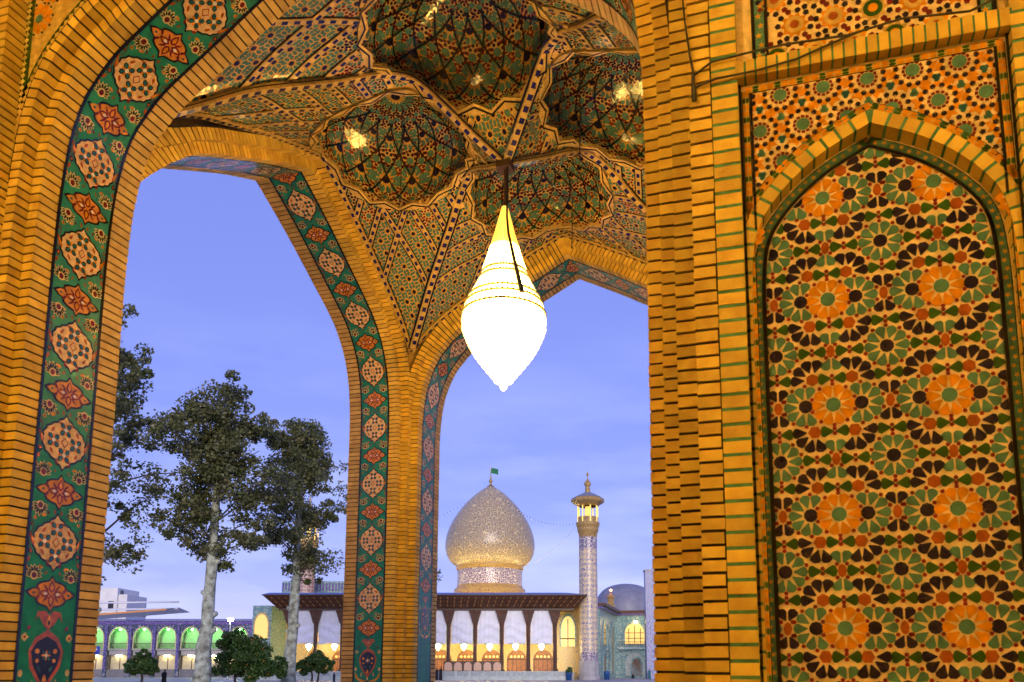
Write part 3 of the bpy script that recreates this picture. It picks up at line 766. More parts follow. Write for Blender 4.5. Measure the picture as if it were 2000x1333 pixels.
for key, (fn, Y, X) in FIELDS.items():
    for s in (-1, 1):
        Xs = xs_at(key, s, Y); gl = hypot(Xs, Y); gx, gy = Xs/gl, Y/gl
        for r in (.5, .74, .94, 1.12):            # lozenges near the centre, parallel to the opposite groin
            rib(key, (s*gx*r, gy*r), (s*gx*r-s*gx*1.6, gy*r+gy*1.6))
        for k in (.9, 1.35, 1.72, 2.05, 2.4):        # net towards the corners
            r = gl-k
            q0 = (s*gx*r, gy*r); q1 = (s*(Xs-k*1.08), Y)
            rib(key, q0, (q0[0]-s*1.25, min(Y, q0[1]+.16))); rib(key, q1, (q1[0]-s*gx*1.2, q1[1]-gy*1.2))
        rib(key, (0, Y-.03), (s*(Xs-.03), Y-.03), .07, .03)
    # zig-zag rim of the domed cell
    n = 32
    for i in range(n):
        a0, a1 = 2*pi*i/n, 2*pi*(i+1)/n; r0 = DR-(-.01 if i % 2 == 0 else .07); r1 = DR-(.07 if i % 2 == 0 else -.01)
        def q(a, r, h): return vp(key, r*cos(a), DCY+r*sin(a), h)
        ro = DR+.035
        ribs.face([q(a0, r0, .03), q(a1, r1, .03), q(a1, ro, .03), q(a0, ro, .03)], CR); ribs.face([q(a0, r0, .03), q(a1, r1, .03), q(a1, r1, -.03), q(a0, r0, -.03)], CR); ribs.face([q(a0, ro, .03), q(a1, ro, .03), q(a1, ro, -.02), q(a0, ro, -.02)], CR)
        lines.face([q(a0, r0+.028, .034), q(a1, r1+.028, .034), q(a1, r1+.046, .034), q(a0, r0+.046, .034)], BK)
def groin(cx, cy):
    L = hypot(cx-UC, cy-VC); dx, dy = (cx-UC)/L, (cy-VC)/L; n = 66; prev = None; w = .043
    for i in range(n+1):
        t = L*i/n; z = interp(GT_, i/n)+EYE; x, y = UC+dx*t, VC+dy*t
        z2 = interp(GT_, min(1, i/n+.01))+EYE; z1 = interp(GT_, max(0, i/n-.01))+EYE; sl = (z2-z1)/(.02*L); c = 1/sqrt(1+sl*sl); hx = sl*c
        q = [Vector((x-dy*o+dx*hx*h, y+dx*o+dy*hx*h, z-h*c)) for o, h in ((-w*1.3, -.02), (-w, .035), (w, .035), (w*1.3, -.02))]
        e = [Vector((x-dy*o, y+dx*o, z-.012)) for o in (-w*1.75, w*1.75)]
        if i > n-2: continue
        if prev:
            for k in range(3): ribs.face([prev[0][k], prev[0][k+1], q[k+1], q[k]], CR)
            lines.face([prev[1][0], prev[1][1], e[1], e[0]], BK)
            if i % 2:
                nn = Vector((dx*hx, dy*hx, -c))*.004
                sq.face([prev[0][1].lerp(prev[0][2], .15)+nn, prev[0][1].lerp(prev[0][2], .85)+nn, q[1].lerp(q[2], .85)+nn, q[1].lerp(q[2], .15)+nn], BL)
        prev = (q, e)
for cx in (UC-XL, UC+XL):
    for cy in (VC+YF, VC-YN): groin(cx, cy)
ribs.build('rib_net', vt, kind='stuff'); sq.build('blue_tile_field', vt, kind='stuff'); lines.build('black_outline', vt, kind='stuff'); mosaic.build('rosette_field', vt, kind='stuff')
# domed cells
DHT = .78
for key in FIELDS:
    rimz = sum(vz(key, DR*cos(2*pi*i/24), DCY+DR*sin(2*pi*i/24)) for i in range(24))/24
    def dp(th, rho, h=0.):
        rr = DR*rho*(1-h*.9); zr = vz(key, DR*cos(th), DCY+DR*sin(th))
        z = zr*rho*rho+rimz*(1-rho*rho)+DHT*(max(0, 1-rho*rho))**.5*(1-h)
        u, v = FIELDS[key][0](rr*cos(th), DCY+rr*sin(th)); return (u, v, z+EYE-.0)
    d = MB(); nr = 20; nt_ = 64
    rh = [sin(pi/2*i/nr) for i in range(nr+1)]
    for i in range(nr):
        for j in range(nt_):
            t0, t1 = 2*pi*j/nt_, 2*pi*(j+1)/nt_
            if i == 0: d.face([dp(0, 0), dp(t0, rh[1]), dp(t1, rh[1])], CR)
            else: d.face([dp(t0, rh[i]), dp(t0, rh[i+1]), dp(t1, rh[i+1]), dp(t1, rh[i])], CR)
    dome = d.build('domed_cell', vt, smooth=True)
    pm = MB(); ln = MB()
    # arc coordinate: phi from the crown (0) to the rim (pi/2); rho = sin(phi)
    def dmap(th0, ph0, sc):
        def f(x, y): ph = min(pi/2*1.0, max(.0, ph0+y*sc)); return dp(th0+x*sc/max(.25, sin(ph0)), sin(ph), .006)
        return f
    NS = 16
    for k in range(NS):
        th = 2*pi*(k+.5)/NS
        for ph0, R, kind in ((1.17, .205, 'r'), (.62, .15, 'r')):
            f = dmap(th, ph0, 1.)
            for p, m in rosette(0, 0, R, 12, (NV, OR, GN, RD), pi/2): pm.face([f(x, y) for x, y in p], m)
            f = dmap(th, ph0, 1.)
        for ph0, R, off in ((.90, .13, 0), (.93, .13, .5), (1.16, .105, .5), (1.40, .125, .5), (.76, .11, .5), (.58, .1, .5), (1.44, .08, 0), (1.0, .09, .25), (1.0, .09, .75), (.40, .1, 0), (.36, .09, .5), (.22, .09, 0), (1.30, .07, .3), (1.30, .07, .7)):
            f = dmap(th+2*pi/NS*off, ph0, 1.)
            for p, m in dotrose(0, 0, R, 8, (GN, MR if off else NV), .2): pm.face([f(x, y) for x, y in p], m)
        # black dividing lines
        for sg in (-1, 1):
            pr = None
            for i in range(15):
                t = i/14; ph = 1.40-.98*t; a = th+2*pi/NS*.5+sg*(2*pi/NS)*1.6*t; w = .012
                c = [dp(a-w/max(.2, sin(ph)), sin(ph), .014), dp(a+w/max(.2, sin(ph)), sin(ph), .014)]
                if pr: ln.face([pr[0], pr[1], c[1], c[0]], BK)
                pr = c
            pr = None
            for i in range(5):
                t = i/4; ph = 1.40+.1*sin(t*pi/2); a = th+2*pi/NS*(.5-t*.5)*sg; c = [dp(a, sin(ph-.012), .014), dp(a, sin(ph+.012), .014)]
                if pr: ln.face([pr[0], pr[1], c[1], c[0]], BK)
                pr = c
    for p, m in rosette(0, 0, .22, 16, (NV, OR, GN, RD)): pm.face([dp(atan2(y, x), min(1, hypot(x, y)), .006) for x, y in p], m)
    o = pm.build('rosette_field', dome, kind='stuff'); o = ln.build('black_line', dome, kind='stuff')
# roof slab that closes the pavilion
mb = MB(); mb.box(-6.45, .6, 4.4, 12.15, 9.55, 9.9, mat('roof_slab', (.3, .24, .16), .9)); mb.box(-9.2, 9.2, -9.2, 4.399, 9.55, 9.9, mat('roof_slab', (.3, .24, .16), .9))
struct(mb.build('pavilion_roof'))
# hall behind the camera: floor, side and back walls
flm = mat('stone_floor', (.42, .38, .32), .45, var=.3, nscale=2.5)
mb = MB(); mb.box(-9.2, 9.2, -9, 12.3, -.3, .02, flm); struct(mb.build('pavilion_floor'))
mb = MB(); mb.box(-9.2, 9.2, -9.2, -9, 0, 9.6, BRP); mb.box(-9.2, -9, -9, 3.9, 0, 9.6, BRP); mb.box(9.0, 9.2, -9, 3.9, 0, 9.6, BRP); mb.box(-9.2, xL-.3, vD-o4, vD+.2, 0, 9.6, BRP)
mb.box(-9.2, 9.2, vD+.2, vD+.25, 9.0, 9.6, BRP); struct(mb.build('hall_wall'))

# ------------------------------------------------------------------ chandeliers
def chandelier(name, label, loc, ztop, zbot, group=None, power=1.):
    root = thing(name, label, 'chandelier', loc, 0, group)
    em = mat('lit_crystal_%d' % round(power*10), (.8, .7, .5), .3, emit=(1, .62, .15), estr=44*power)
    em2 = mat('amber_crystal', (.7, .45, .12), .25, emit=(1, .52, .06), estr=1.1)
    em3 = mat('glowing_crystal', (.8, .6, .2), .25, emit=(1, .60, .14), estr=9)
    gold = mat('brass_ring', (.30, .22, .01), .5)
    dark = mat('bronze', (.06, .03, .015), .5)
    H = zbot; z0 = H+EYE
    # heights relative to eye: tip 3.19, widest 4.22, neck 5.48
    b = MB(); prof = [(.0, 3.23), (.05, 3.26)]
    tiers = 11; low = smooth_tab([(3.28, .07), (3.38, .15), (3.61, .34), (3.8, .455), (3.96, .52)], 4)
    for i in range(tiers):
        z = 3.28+i*.062; r = interp(low, z+.05)
        prof += [(r*.94, z), (r, z+.018), (r, z+.042), (r*.95, z+.058)]
    up = smooth_tab([(3.96, .52), (4.08, .512), (4.2, .478), (4.31, .43), (4.48, .335), (4.65, .258), (4.82, .202), (5.0, .152), (5.13, .115), (5.26, .085), (5.38, .056), (5.48, .032)], 3)
    prof += [(interp(up, 3.98+k*.04), 3.98+k*.04) for k in range(19)]
    b.lathe([(r*.86, z+EYE) for r, z in prof], em, 32); b.build('light_core', root, smooth=True)
    b = MB(); em4 = mat('bead_crystal', (.8, .65, .35), .2, emit=(1, .66, .2), estr=2.6)
    for i in range(44):
        a = 2*pi*i/44; col_ = [(r*.94*cos(a), r*.94*sin(a), z+EYE) for r, z in prof[2:]]
        b.tube(col_, [.017 if q % 2 else .011 for q in range(len(col_))], em4, 5)
    b.build('crystal_bowl', root, smooth=True)
    b = MB()
    for i in range(36):       # hanging strands of the upper cone
        a = 2*pi*i/36
        b.tube([(interp(up, z)*cos(a), interp(up, z)*sin(a), z+EYE) for z in (4.66, 4.76, 4.86, 4.95)], .013, em3, 5)
    b.build('lower_strands', root, smooth=True)
    b = MB()
    for i in range(30):
        a = 2*pi*i/30
        b.tube([(interp(up, z)*cos(a), interp(up, z)*sin(a), z+EYE) for z in (4.94, 5.12, 5.3, 5.48)], [.014, .011, .008, .005], em2, 5)
    b.build('upper_strands', root, smooth=True)
    for z in (4.62, 4.54, 4.30, 4.22, 4.10):
        r = interp(up, z)*.95; b = MB(); b.lathe([(r+.002, z+EYE-.014), (r+.02, z+EYE-.008), (r+.02, z+EYE+.008), (r+.002, z+EYE+.014)], gold, 48); b.build('brass_ring', root, smooth=True)
    b = MB()
    for i in range(12): 
        a = 2*pi*i/12; b.lathe([(0, 3.28+EYE), (.03, 3.31+EYE), (.03, 3.36+EYE), (0, 3.39+EYE)], em, 6, .075*cos(a), .075*sin(a))
    b.lathe([(0, 3.17+EYE), (.035, 3.2+EYE), (.045, 3.235+EYE), (.0, 3.28+EYE)], em3, 12); b.build('finial', root, smooth=True)
    b = MB(); b.lathe([(.045, 5.47+EYE), (.03, 5.5+EYE), (.018, 5.56+EYE), (.018, ztop-.08), (.02, ztop-.07)], dark, 10)
    b.box(-.09, .09, -.09, .09, ztop-.07, ztop+.03, dark); b.build('rod', root)
    b = MB(); b.tube([(.05, -.05, ztop-.05), (.055, -.08, 5.3+EYE), (.12, -.2, 5.0+EYE), (.22, -.27, 4.6+EYE), (.36, -.43, 4.15+EYE)], [.012, .014, .018, .022, .03], cbm, 6); b.build('supply_cable', root, smooth=True)
    return root
chandelier('chandelier', 'lit teardrop crystal chandelier hanging from the centre of the vault', (UC, VC, 0), 6.03+EYE, 3.19, power=1.25)
chandelier('chandelier', 'matching crystal chandelier in the hall, left of the viewer', (-3.4, -1.0, 0), 9.5, 3.19, power=3.1)
chandelier('chandelier', 'matching crystal chandelier in the hall, right of the viewer', (4.7, -1.3, 0), 9.5, 3.19, power=3.4)
for key, xx, yy, L, lab in (('B', .1, 1.45, 1.35, 'thin dark cord hanging from the left domed cell'), ('C', .35, 1.9, 1.3, 'thin dark cord hanging from the far domed cell'), ('E', .3, 1.0, 1.5, 'thin dark cord hanging from the right domed cell')):
    u, v = FIELDS[key][0](xx, yy); mb = MB(); zt = 7.2+EYE
    mb.tube([(u, v, zt), (u+.01, v, zt-L*.6), (u, v, zt-L*.97), (u, v, zt-L)], [.007, .007, .007, .014], cbm, 5)
    tag(mb.build('hanging_cord', smooth=True), lab, 'cord')

# ================================================================== OUTSIDE: courtyard, shrine, trees
def GP(X, Y, z=0.): return (X*cos(PSI)-Y*sin(PSI), X*sin(PSI)+Y*cos(PSI), z)
def ext(name, label, cat, X, Y, z=0., group=None, rz=0.): return thing(name, label, cat, GP(X, Y, z), PSI+rz, group)
def extmesh(mb, name, label, cat, X, Y, z=0., group=None, smooth=False, rz=0.):
    o = mb.build(name, None, smooth); o.location = GP(X, Y, z); o.rotation_euler.z = PSI+rz; return tag(o, label, cat, group)
def pattern_mat(name, kind, c1, c2, c3, scale, rough=.35, kx=1., glow=None):
    m = bpy.data.materials.new(name); m.use_nodes = True; t = m.node_tree; p = t.nodes['Principled BSDF']; p.inputs['Roughness'].default_value = rough
    tc = N(t, 'ShaderNodeTexCoord'); src = tc.outputs['Object']
    if kind in ('cyl', 'cylvor'):
        sx = N(t, 'ShaderNodeSeparateXYZ'); t.links.new(src, sx.inputs[0])
        at = N(t, 'ShaderNodeMath', operation='ARCTAN2'); t.links.new(sx.outputs[1], at.inputs[0]); t.links.new(sx.outputs[0], at.inputs[1])
        mu = N(t, 'ShaderNodeMath', operation='MULTIPLY'); mu.inputs[1].default_value = kx; t.links.new(at.outputs[0], mu.inputs[0])
        cb = N(t, 'ShaderNodeCombineXYZ'); t.links.new(mu.outputs[0], cb.inputs[0]); t.links.new(sx.outputs[2], cb.inputs[1]); src = cb.outputs[0]
    if kind == 'cyl':
        mp_ = N(t, 'ShaderNodeMapping'); mp_.inputs['Rotation'].default_value = (0, 0, radians(45)); t.links.new(src, mp_.inputs[0])
        ck = N(t, 'ShaderNodeTexChecker'); ck.inputs['Scale'].default_value = scale; ck.inputs[1].default_value = (*c1, 1); ck.inputs[2].default_value = (*c2, 1); t.links.new(mp_.outputs[0], ck.inputs[0])
        vo = N(t, 'ShaderNodeTexVoronoi'); vo.inputs['Scale'].default_value = scale*1.4; t.links.new(src, vo.inputs[0])
        lt = N(t, 'ShaderNodeMath', operation='LESS_THAN'); lt.inputs[1].default_value = .28; t.links.new(vo.outputs[0], lt.inputs[0])
        mx = N(t, 'ShaderNodeMix', data_type='RGBA'); mx.inputs[7].default_value = (*c3, 1); t.links.new(lt.outputs[0], mx.inputs[0]); t.links.new(ck.outputs[0], mx.inputs[6]); t.links.new(mx.outputs[2], p.inputs[0])
    else:
        nz_ = N(t, 'ShaderNodeTexNoise'); nz_.inputs['Scale'].default_value = scale*.6; t.links.new(src, nz_.inputs[0])
        ad = N(t, 'ShaderNodeMix', data_type='RGBA', blend_type='ADD'); ad.inputs[0].default_value = .35; t.links.new(src, ad.inputs[6]); t.links.new(nz_.outputs[1], ad.inputs[7])
        vo = N(t, 'ShaderNodeTexVoronoi', feature='DISTANCE_TO_EDGE'); vo.inputs['Scale'].default_value = scale; t.links.new(ad.outputs[2], vo.inputs[0])
        r = N(t, 'ShaderNodeValToRGB'); r.color_ramp.interpolation = 'CONSTANT'
        r.color_ramp.elements[0].color = (*c1, 1); r.color_ramp.elements[1].position = .07; r.color_ramp.elements[1].color = (*c2, 1)
        e = r.color_ramp.elements.new(.2); e.color = (*c3, 1); e = r.color_ramp.elements.new(.26); e.color = (*c2, 1); e = r.color_ramp.elements.new(.36); e.color = (*c1, 1)
        t.links.new(vo.outputs[0], r.inputs[0]); t.links.new(r.outputs[0], p.inputs[0])
    return m
# ground
gm = mat('plaza_stone', (.42, .40, .39), .55, var=.25, nscale=.12)
mb = MB(); mb.face([(-1500, -1500, 0), (1500, -1500, 0), (1500, 1500, 0), (-1500, 1500, 0)], gm); struct(mb.build('plaza_ground'))
# ---------------- shrine porch
wood = mat('carved_wood', (.11, .045, .02), .5, var=.5, nscale=3); wood2 = mat('dark_wood', (.07, .03, .015), .5, var=.4, nscale=2)
ytile = pattern_mat('gold_wall_tile', 'vor', (.55, .40, .14), (.62, .47, .2), (.22, .22, .2), 1.6)
btile = pattern_mat('turquoise_wall_tile', 'vor', (.10, .22, .25), (.18, .33, .34), (.45, .42, .28), 1.5)
ptile = pattern_mat('purple_frieze_tile', 'vor', (.10, .06, .30), (.06, .04, .2), (.35, .3, .45), 2.2)
roofm = mat('blue_roof_sheet', (.10, .16, .38), .4, var=.3, nscale=.8); marble = mat('pale_green_marble', (.42, .50, .46), .4, var=.3, nscale=1.5)
stonew = mat('grey_stone', (.38, .37, .36), .6, var=.25, nscale=1.2); door_m = mat('varnished_door', (.34, .12, .025), .4, var=.4, nscale=3)
glassg = mat('lit_window', (.6, .4, .12), .3, emit=(1, .62, .16), estr=.5); dglass = mat('dark_window', (.02, .02, .03), .15)
def arch_poly(cx, w, z0, z1, n=7, spring=.55):
    """pointed arch outline (x,z), counter-clockwise"""
    zs = z0+(z1-z0)*spring; o = [(cx-w/2, z0), (cx+w/2, z0)]
    for i in range(n+1): t = i/n; o.append((cx+w/2*(1-t**1.6), zs+(z1-zs)*sin(t*pi/2)**.9))
    for i in range(n-1, -1, -1): t = i/n; o.append((cx-w/2*(1-t**1.6), zs+(z1-zs)*sin(t*pi/2)**.9))
    return o
def slab(mb, poly, y0, y1, m):
    n = len(poly); mb.face([(x, y0, z) for x, z in poly], m)
    for i in range(n):
        a, b = poly[i], poly[(i+1) % n]; mb.face([(a[0], y0, a[1]), (b[0], y0, b[1]), (b[0], y1, b[1]), (a[0], y1, a[1])], m)
def ring(mb, poly, inner, y0, y1, m):
    n = len(poly)
    for i in range(n):
        a, b, c, d = poly[i], poly[(i+1) % n], inner[(i+1) % n], inner[i]
        mb.face([(a[0], y0, a[1]), (b[0], y0, b[1]), (c[0], y0, c[1]), (d[0], y0, d[1])], m); mb.face([(d[0], y0, d[1]), (c[0], y0, c[1]), (c[0], y1, c[1]), (d[0], y1, d[1])], m); mb.face([(a[0], y0, a[1]), (b[0], y0, b[1]), (b[0], y1, b[1]), (a[0], y1, a[1])], m)
def scale_poly(p, k):
    cx = sum(a for a, b in p)/len(p); cz = min(b for a, b in p)
    return [(cx+(a-cx)*k, cz+(b-cz)*(1-(1-k)*.5)) for a, b in p]
sh = ext('shrine_porch', 'long shrine porch with dark carved wooden roof and tiled back wall below the dome', 'building', 0, 100)
COLX = [1.3-3.36*i for i in range(11)]
mb = MB(); mb.box(-35.5, 5.0, 9.0, 9.6, 0, 10.2, ytile); mb.box(4.6, 5.0, 3.0, 9.0, 0, 10.0, ytile); mb.build('wall', sh)
mb = MB(); mb.box(-37.4, -35.0, 3, 9, 0, 9.4, btile); mb.build('end_wall', sh)
for z0_, z1_ in ((1.0, 3.9), (5.2, 8.3)):
    P = arch_poly(-36.2, 1.7, z0_, z1_); mb = MB(); slab(mb, P, 2.93, 3.05, glassg if z0_ > 4 else door_m); o_ = mb.build('window', sh); mb = MB(); ring(mb, scale_poly(P, 1.16), P, 2.86, 3.03, ytile); mb.build('surround', o_)
mb = MB(); mb.box(-36, 3.6, -.4, 9.0, 0, .95, stonew); mb.build('platform', sh)
# roof: sloping cornice with dentils
rf = MB()
X0, X1 = -35.2, 5.25
rf.hexa([(X0+1.4, 1.4, 9.0), (X1-1.4, 1.4, 9.0), (X1-1.4, 9, 9.0), (X0+1.4, 9, 9.0), (X0, 0, 10.45), (X1, 0, 10.45), (X1, 9, 10.45), (X0, 9, 10.45)], wood); rf.box(X0-.1, X1+.1, -.1, 9.2, 10.452, 10.55, wood2); roof = rf.build('roof', sh)
mb = MB(); mb.hexa([(X0-.1, -.1, 10.56), (X1+.1, -.1, 10.56), (X1+.1, 9.3, 10.56), (X0-.1, 9.3, 10.56), (X0+.5, .8, 10.86), (X1-2.5, .8, 10.86), (X1-2.5, 9.3, 10.86), (X0+.5, 9.3, 10.86)], roofm); mb.build('roof_sheet', roof)
dm = MB(); dmm = mat('gilded_wood', (.30, .15, .05), .45)
nd = 90
for i in range(nd):
    x = X0+.4+(X1-X0-.8)*i/(nd-1); f = (x-X0)/(X1-X0)
    for t0, t1 in ((.12, .3), (.42, .6), (.72, .88)):
        xa = (X0+1.4)+(X1-X0-2.8)*f; xb = x
        def q(t): return (xa+(xb-xa)*t, 1.4*(1-t), 9.0+1.45*t)
        a, b = q(t0), q(t1); dm.hexa([(a[0]-.07, a[1]-.14, a[2]-.05), (a[0]+.07, a[1]-.14, a[2]-.05), (a[0]+.07, a[1], a[2]), (a[0]-.07, a[1], a[2]), (b[0]-.07, b[1]-.16, b[2]-.05), (b[0]+.07, b[1]-.16, b[2]-.05), (b[0]+.07, b[1], b[2]), (b[0]-.07, b[1], b[2])], dmm if i % 2 else wood)
dm.build('dentil_rows', roof, kind='stuff')
mb = MB(); mb.box(X0+1.5, X1-1.5, 1.7, 2.3, 8.72, 9.0, wood2); mb.build('beam', sh)
col = MB(); col.lathe([(.42, .95), (.42, 1.25), (.3, 1.35), (.27, 1.5), (.25, 6.6), (.30, 6.9), (.30, 7.05)], wood, 8)
for (r0, r1, z0, z1) in ((.32, .42, 7.05, 7.45), (.44, .52, 7.45, 7.85), (.54, .64, 7.85, 8.3), (.66, .78, 8.3, 8.72)):
    col.hexa([(-r0, -r0, z0), (r0, -r0, z0), (r0, r0, z0), (-r0, r0, z0), (-r1, -r1, z1), (r1, -r1, z1), (r1, r1, z1), (-r1, r1, z1)], wood)
c0 = col.build('column', sh); c0.location = (COLX[0], 2, 0)
for x in COLX[1:]: c = c0.copy(); COL.objects.link(c); c.parent = sh; c.location = (x, 2, 0)
# doors and windows on the back wall between the columns
for i, x in enumerate(COLX[:-1]):
    cx = x-1.68
    if i == 0: cx = x-1.5
    P = arch_poly(cx, 2.7, .95, 3.9); mb = MB(); slab(mb, P, 8.93, 9.05, door_m); d = mb.build('door', sh)
    mb = MB(); ring(mb, scale_poly(P, 1.16), P, 8.82, 9.02, ytile); mb.build('door_surround', d)
    mb = MB()
    for k in range(5): mb.box(cx-1.2+k*.58, cx-1.14+k*.58, 8.86, 8.925, .95, 2.6, wood2)
    mb.box(cx-1.3, cx+1.3, 8.85, 8.925, 2.55, 2.68, wood2)
    mb2 = MB()
    for k in range(4):
        x2 = cx-.75+k*.5; mb2.face([(x2+.17*cos(a*pi/5), 8.9, 2.98+.17*sin(a*pi/5)) for a in range(10)], glassg)
    mb2.build('fanlight', d); mb.v and mb.build('door_panel', d)
    P = arch_poly(cx, 2.2, 4.6, 7.4); mb = MB(); slab(mb, P, 8.95, 9.04, btile); mb.build('blind_arch', sh)
    P = arch_poly(cx, .7, 4.9, 6.2); mb = MB(); slab(mb, P, 8.9, 9.0, glassg); mb.build('window', sh)
ORD = ['rightmost', 'second from the right', 'third from the right', 'fourth from the right', 'fifth from the right', 'sixth from the right', 'fourth from the left', 'third from the left', 'second from the left', 'leftmost']
P = arch_poly(3.15, 1.9, 4.3, 8.4); mb = MB(); slab(mb, P, 8.93, 9.02, glassg); o_ = mb.build('window', sh)
mb = MB(); ring(mb, scale_poly(P, 1.18), P, 8.8, 9.0, btile); mb.box(2.1, 4.2, 8.84, 8.92, 5.3, 5.45, wood2); mb.box(3.1, 3.2, 8.84, 8.92, 4.3, 8.0, wood2); mb.build('surround', o_)
for z0_ in (1.2, 3.2, 5.2, 7.2):
    P = arch_poly(4.78, 1.1, z0_, z0_+1.6); mb = MB()
    for q_ in (3.6, 5.4, 7.2):
        PP = [(q_+(a-4.78), b) for a, b in P]; mb.face([(4.585, a, b) for a, b in PP], btile)
    mb.build('blind_panel', sh)
# hanging lanterns (lit)
lan_m = mat('lit_lantern', (.9, .8, .6), .4, emit=(1, .74, .3), estr=48)
for i, x in enumerate(COLX[:-1]):
    mb = MB(); cx = x-1.7
    mb.lathe([(.0, 3.7), (.12, 3.82), (.32, 4.15), (.40, 4.38), (.30, 4.46), (.06, 4.55)], lan_m, 14, cx, 5.0); mb.tube([(cx, 5, 4.6), (cx, 5, 9)], .02, wood2, 4)
    extmesh(mb, 'lantern', 'lit white cone lantern under the shrine porch roof, '+ORD[i], 'lantern', 0, 100, 0, 'porch lanterns', smooth=True)
# white curtains between the columns
cur = mat('white_canvas', (.80, .82, .86), .85, var=.12, nscale=1.0)
for i, x in enumerate(COLX[:-1]):
    xa, xb = x-3.36+.3, x-.3; mb = MB(); nx_, nz_ = 22, 26
    rnd = random.Random(i); ph = rnd.random()*6
    def cp(a, b):
        xx = xa+(xb-xa)*a; zz = 8.75+(4.45-8.75)*b+.10*sin(a*pi)*b; dd = .05*sin(a*9+ph)*b+.10*sin(b*21+2.2*sin(a*4+ph))*(b > .42)*(1-abs(b-.72))+.03*sin(a*31+ph)
        w = 1-(.12*max(0, .5-b)*2)*abs(a-.5)*2
        return (xa+(xb-xa)*(.5+(a-.5)*w), 2.05+dd, zz)
    for p in range(nx_):
        for q in range(nz_): mb.face([cp(p/nx_, q/nz_), cp((p+1)/nx_, q/nz_), cp((p+1)/nx_, (q+1)/nz_), cp(p/nx_, (q+1)/nz_)], cur)
    extmesh(mb, 'curtain', 'white canvas curtain hung between wooden porch columns, '+ORD[i], 'curtain', 0, 100, 0, 'porch curtains')
# balustrade
bl = ext('balustrade', 'pale green stone balustrade along the front of the shrine porch', 'balustrade', 0, 99)
pierced = pattern_mat('pierced_stone', 'vor', (.40, .46, .45), (.16, .2, .22), (.45, .5, .48), 4)
xs = [-36+3.36*i*.5 for i in range(int(39.4/1.68)+1)]
for i, x in enumerate(xs):
    mb = MB(); mb.box(x-.16, x+.16, -.16, .16, 0, 1.12, marble); mb.build('post', bl)
    if i+1 < len(xs):
        mb = MB(); mb.box(x+.17, x+1.5, -.06, .06, .5, .98, pierced); mb.build('panel', bl)
mb = MB(); mb.box(-36, 3.2, -.1, .1, .985, 1.08, marble); mb.build('rail', bl); mb = MB(); mb.box(-36, 3.2, -.12, .14, 0, .49, marble); mb.build('plinth', bl)
# low arched screens on the porch
scm = mat('salmon_screen', (.62, .40, .26), .6)
for i in range(6):
    mb = MB(); x = -12.0+i*1.22
    slab(mb, arch_poly(x, .95, 1.15, 2.2, 5, .62), -.03, .03, scm); mb.box(x-.6, x-.52, -.05, .05, .95, 2.35, wood2); mb.box(x+.52, x+.6, -.05, .05, .95, 2.35, wood2); mb.box(x-.6, x+.6, .031, .06, .95, 2.3, wood2)
    extmesh(mb, 'screen', 'low arched salmon screen on the porch edge, '+ORD[5-i].replace('sixth from the right', 'leftmost')+' of six', 'screen', 0, 101, 0, 'porch screens')
# ---------------- dome
dome_t = pattern_mat('dome_tile', 'vor', (.66, .50, .24), (.19, .175, .165), (.60, .38, .07), 1.9, .3)
band_t = pattern_mat('inscription_tile', 'vor', (.62, .57, .5), (.07, .05, .16), (.3, .2, .22), 2.6, .3); gold_t = pattern_mat('gold_band_tile', 'vor', (.22, .13, .06), (.5, .33, .07), (.16, .09, .1), 2.6, .3)
dt = ext('dome', 'bulbous tiled dome with green flag above the shrine porch', 'dome', -8.64, 126)
mb = MB(); mb.lathe([(5.6, 9), (5.6, 13.6), (5.25, 13.8), (5.15, 14.2)], gold_t, 48); mb.lathe([(5.1, 14.2), (5.1, 16.6)], band_t, 48); mb.lathe([(5.15, 16.6), (5.3, 16.75), (5.3, 17.3)], gold_t, 48); mb.build('drum', dt, True)
prof = smooth_tab([(5.3, 17.3), (5.9, 17.7), (6.55, 18.5), (6.95, 19.5), (7.07, 20.5), (6.92, 21.9), (6.45, 23.4), (5.7, 24.9), (4.7, 26.4), (3.45, 27.85), (2.1, 29.1), (.9, 29.95), (.25, 30.4)], 4)
mb = MB(); mb.lathe(prof, dome_t, 64); mb.build('dome_shell', dt, True)
brass = mat('brass', (.5, .33, .1), .3, metal=.8); flagm = mat('green_flag', (.01, .16, .06), .7)
mb = MB(); mb.lathe([(.8, 29.9), (.55, 30.3), (.2, 30.5), (.12, 30.8), (.28, 31.0), (.3, 31.2), (.1, 31.4), (.2, 31.65), (.06, 31.9), (.05, 33.4)], brass, 12); mb.build('finial', dt, True)
mb = MB(); 
for i in range(8):
    for j in range(5):
        def q(a, b): return (.06+a*.14, .12*sin(a*1.1)*(a/8), 33.35-.18*b-.03*a)
        mb.face([q(i, j), q(i+1, j), q(i+1, j+1), q(i, j+1)], flagm)
mb.build('flag', dt)
flm_ = mat('floodlight_glow', (.9, .8, .5), .4, emit=(1, .72, .25), estr=330); housing = mat('lamp_housing', (.03, .03, .03), .5)
for i in range(9):
    a = -pi/2+(i-4)*.5; r = 9.2; mb = MB(); mb.box(-.35, .35, -.2, .2, 0, .12, housing); mb.box(-.3, .3, -.15, .15, .13, .16, flm_)
    o = extmesh(mb, 'floodlight', 'small floodlight on the roof washing the dome base with warm light', 'lamp', -8.64+r*cos(a), 126+r*sin(a), 11.3, 'dome floodlights', rz=a)
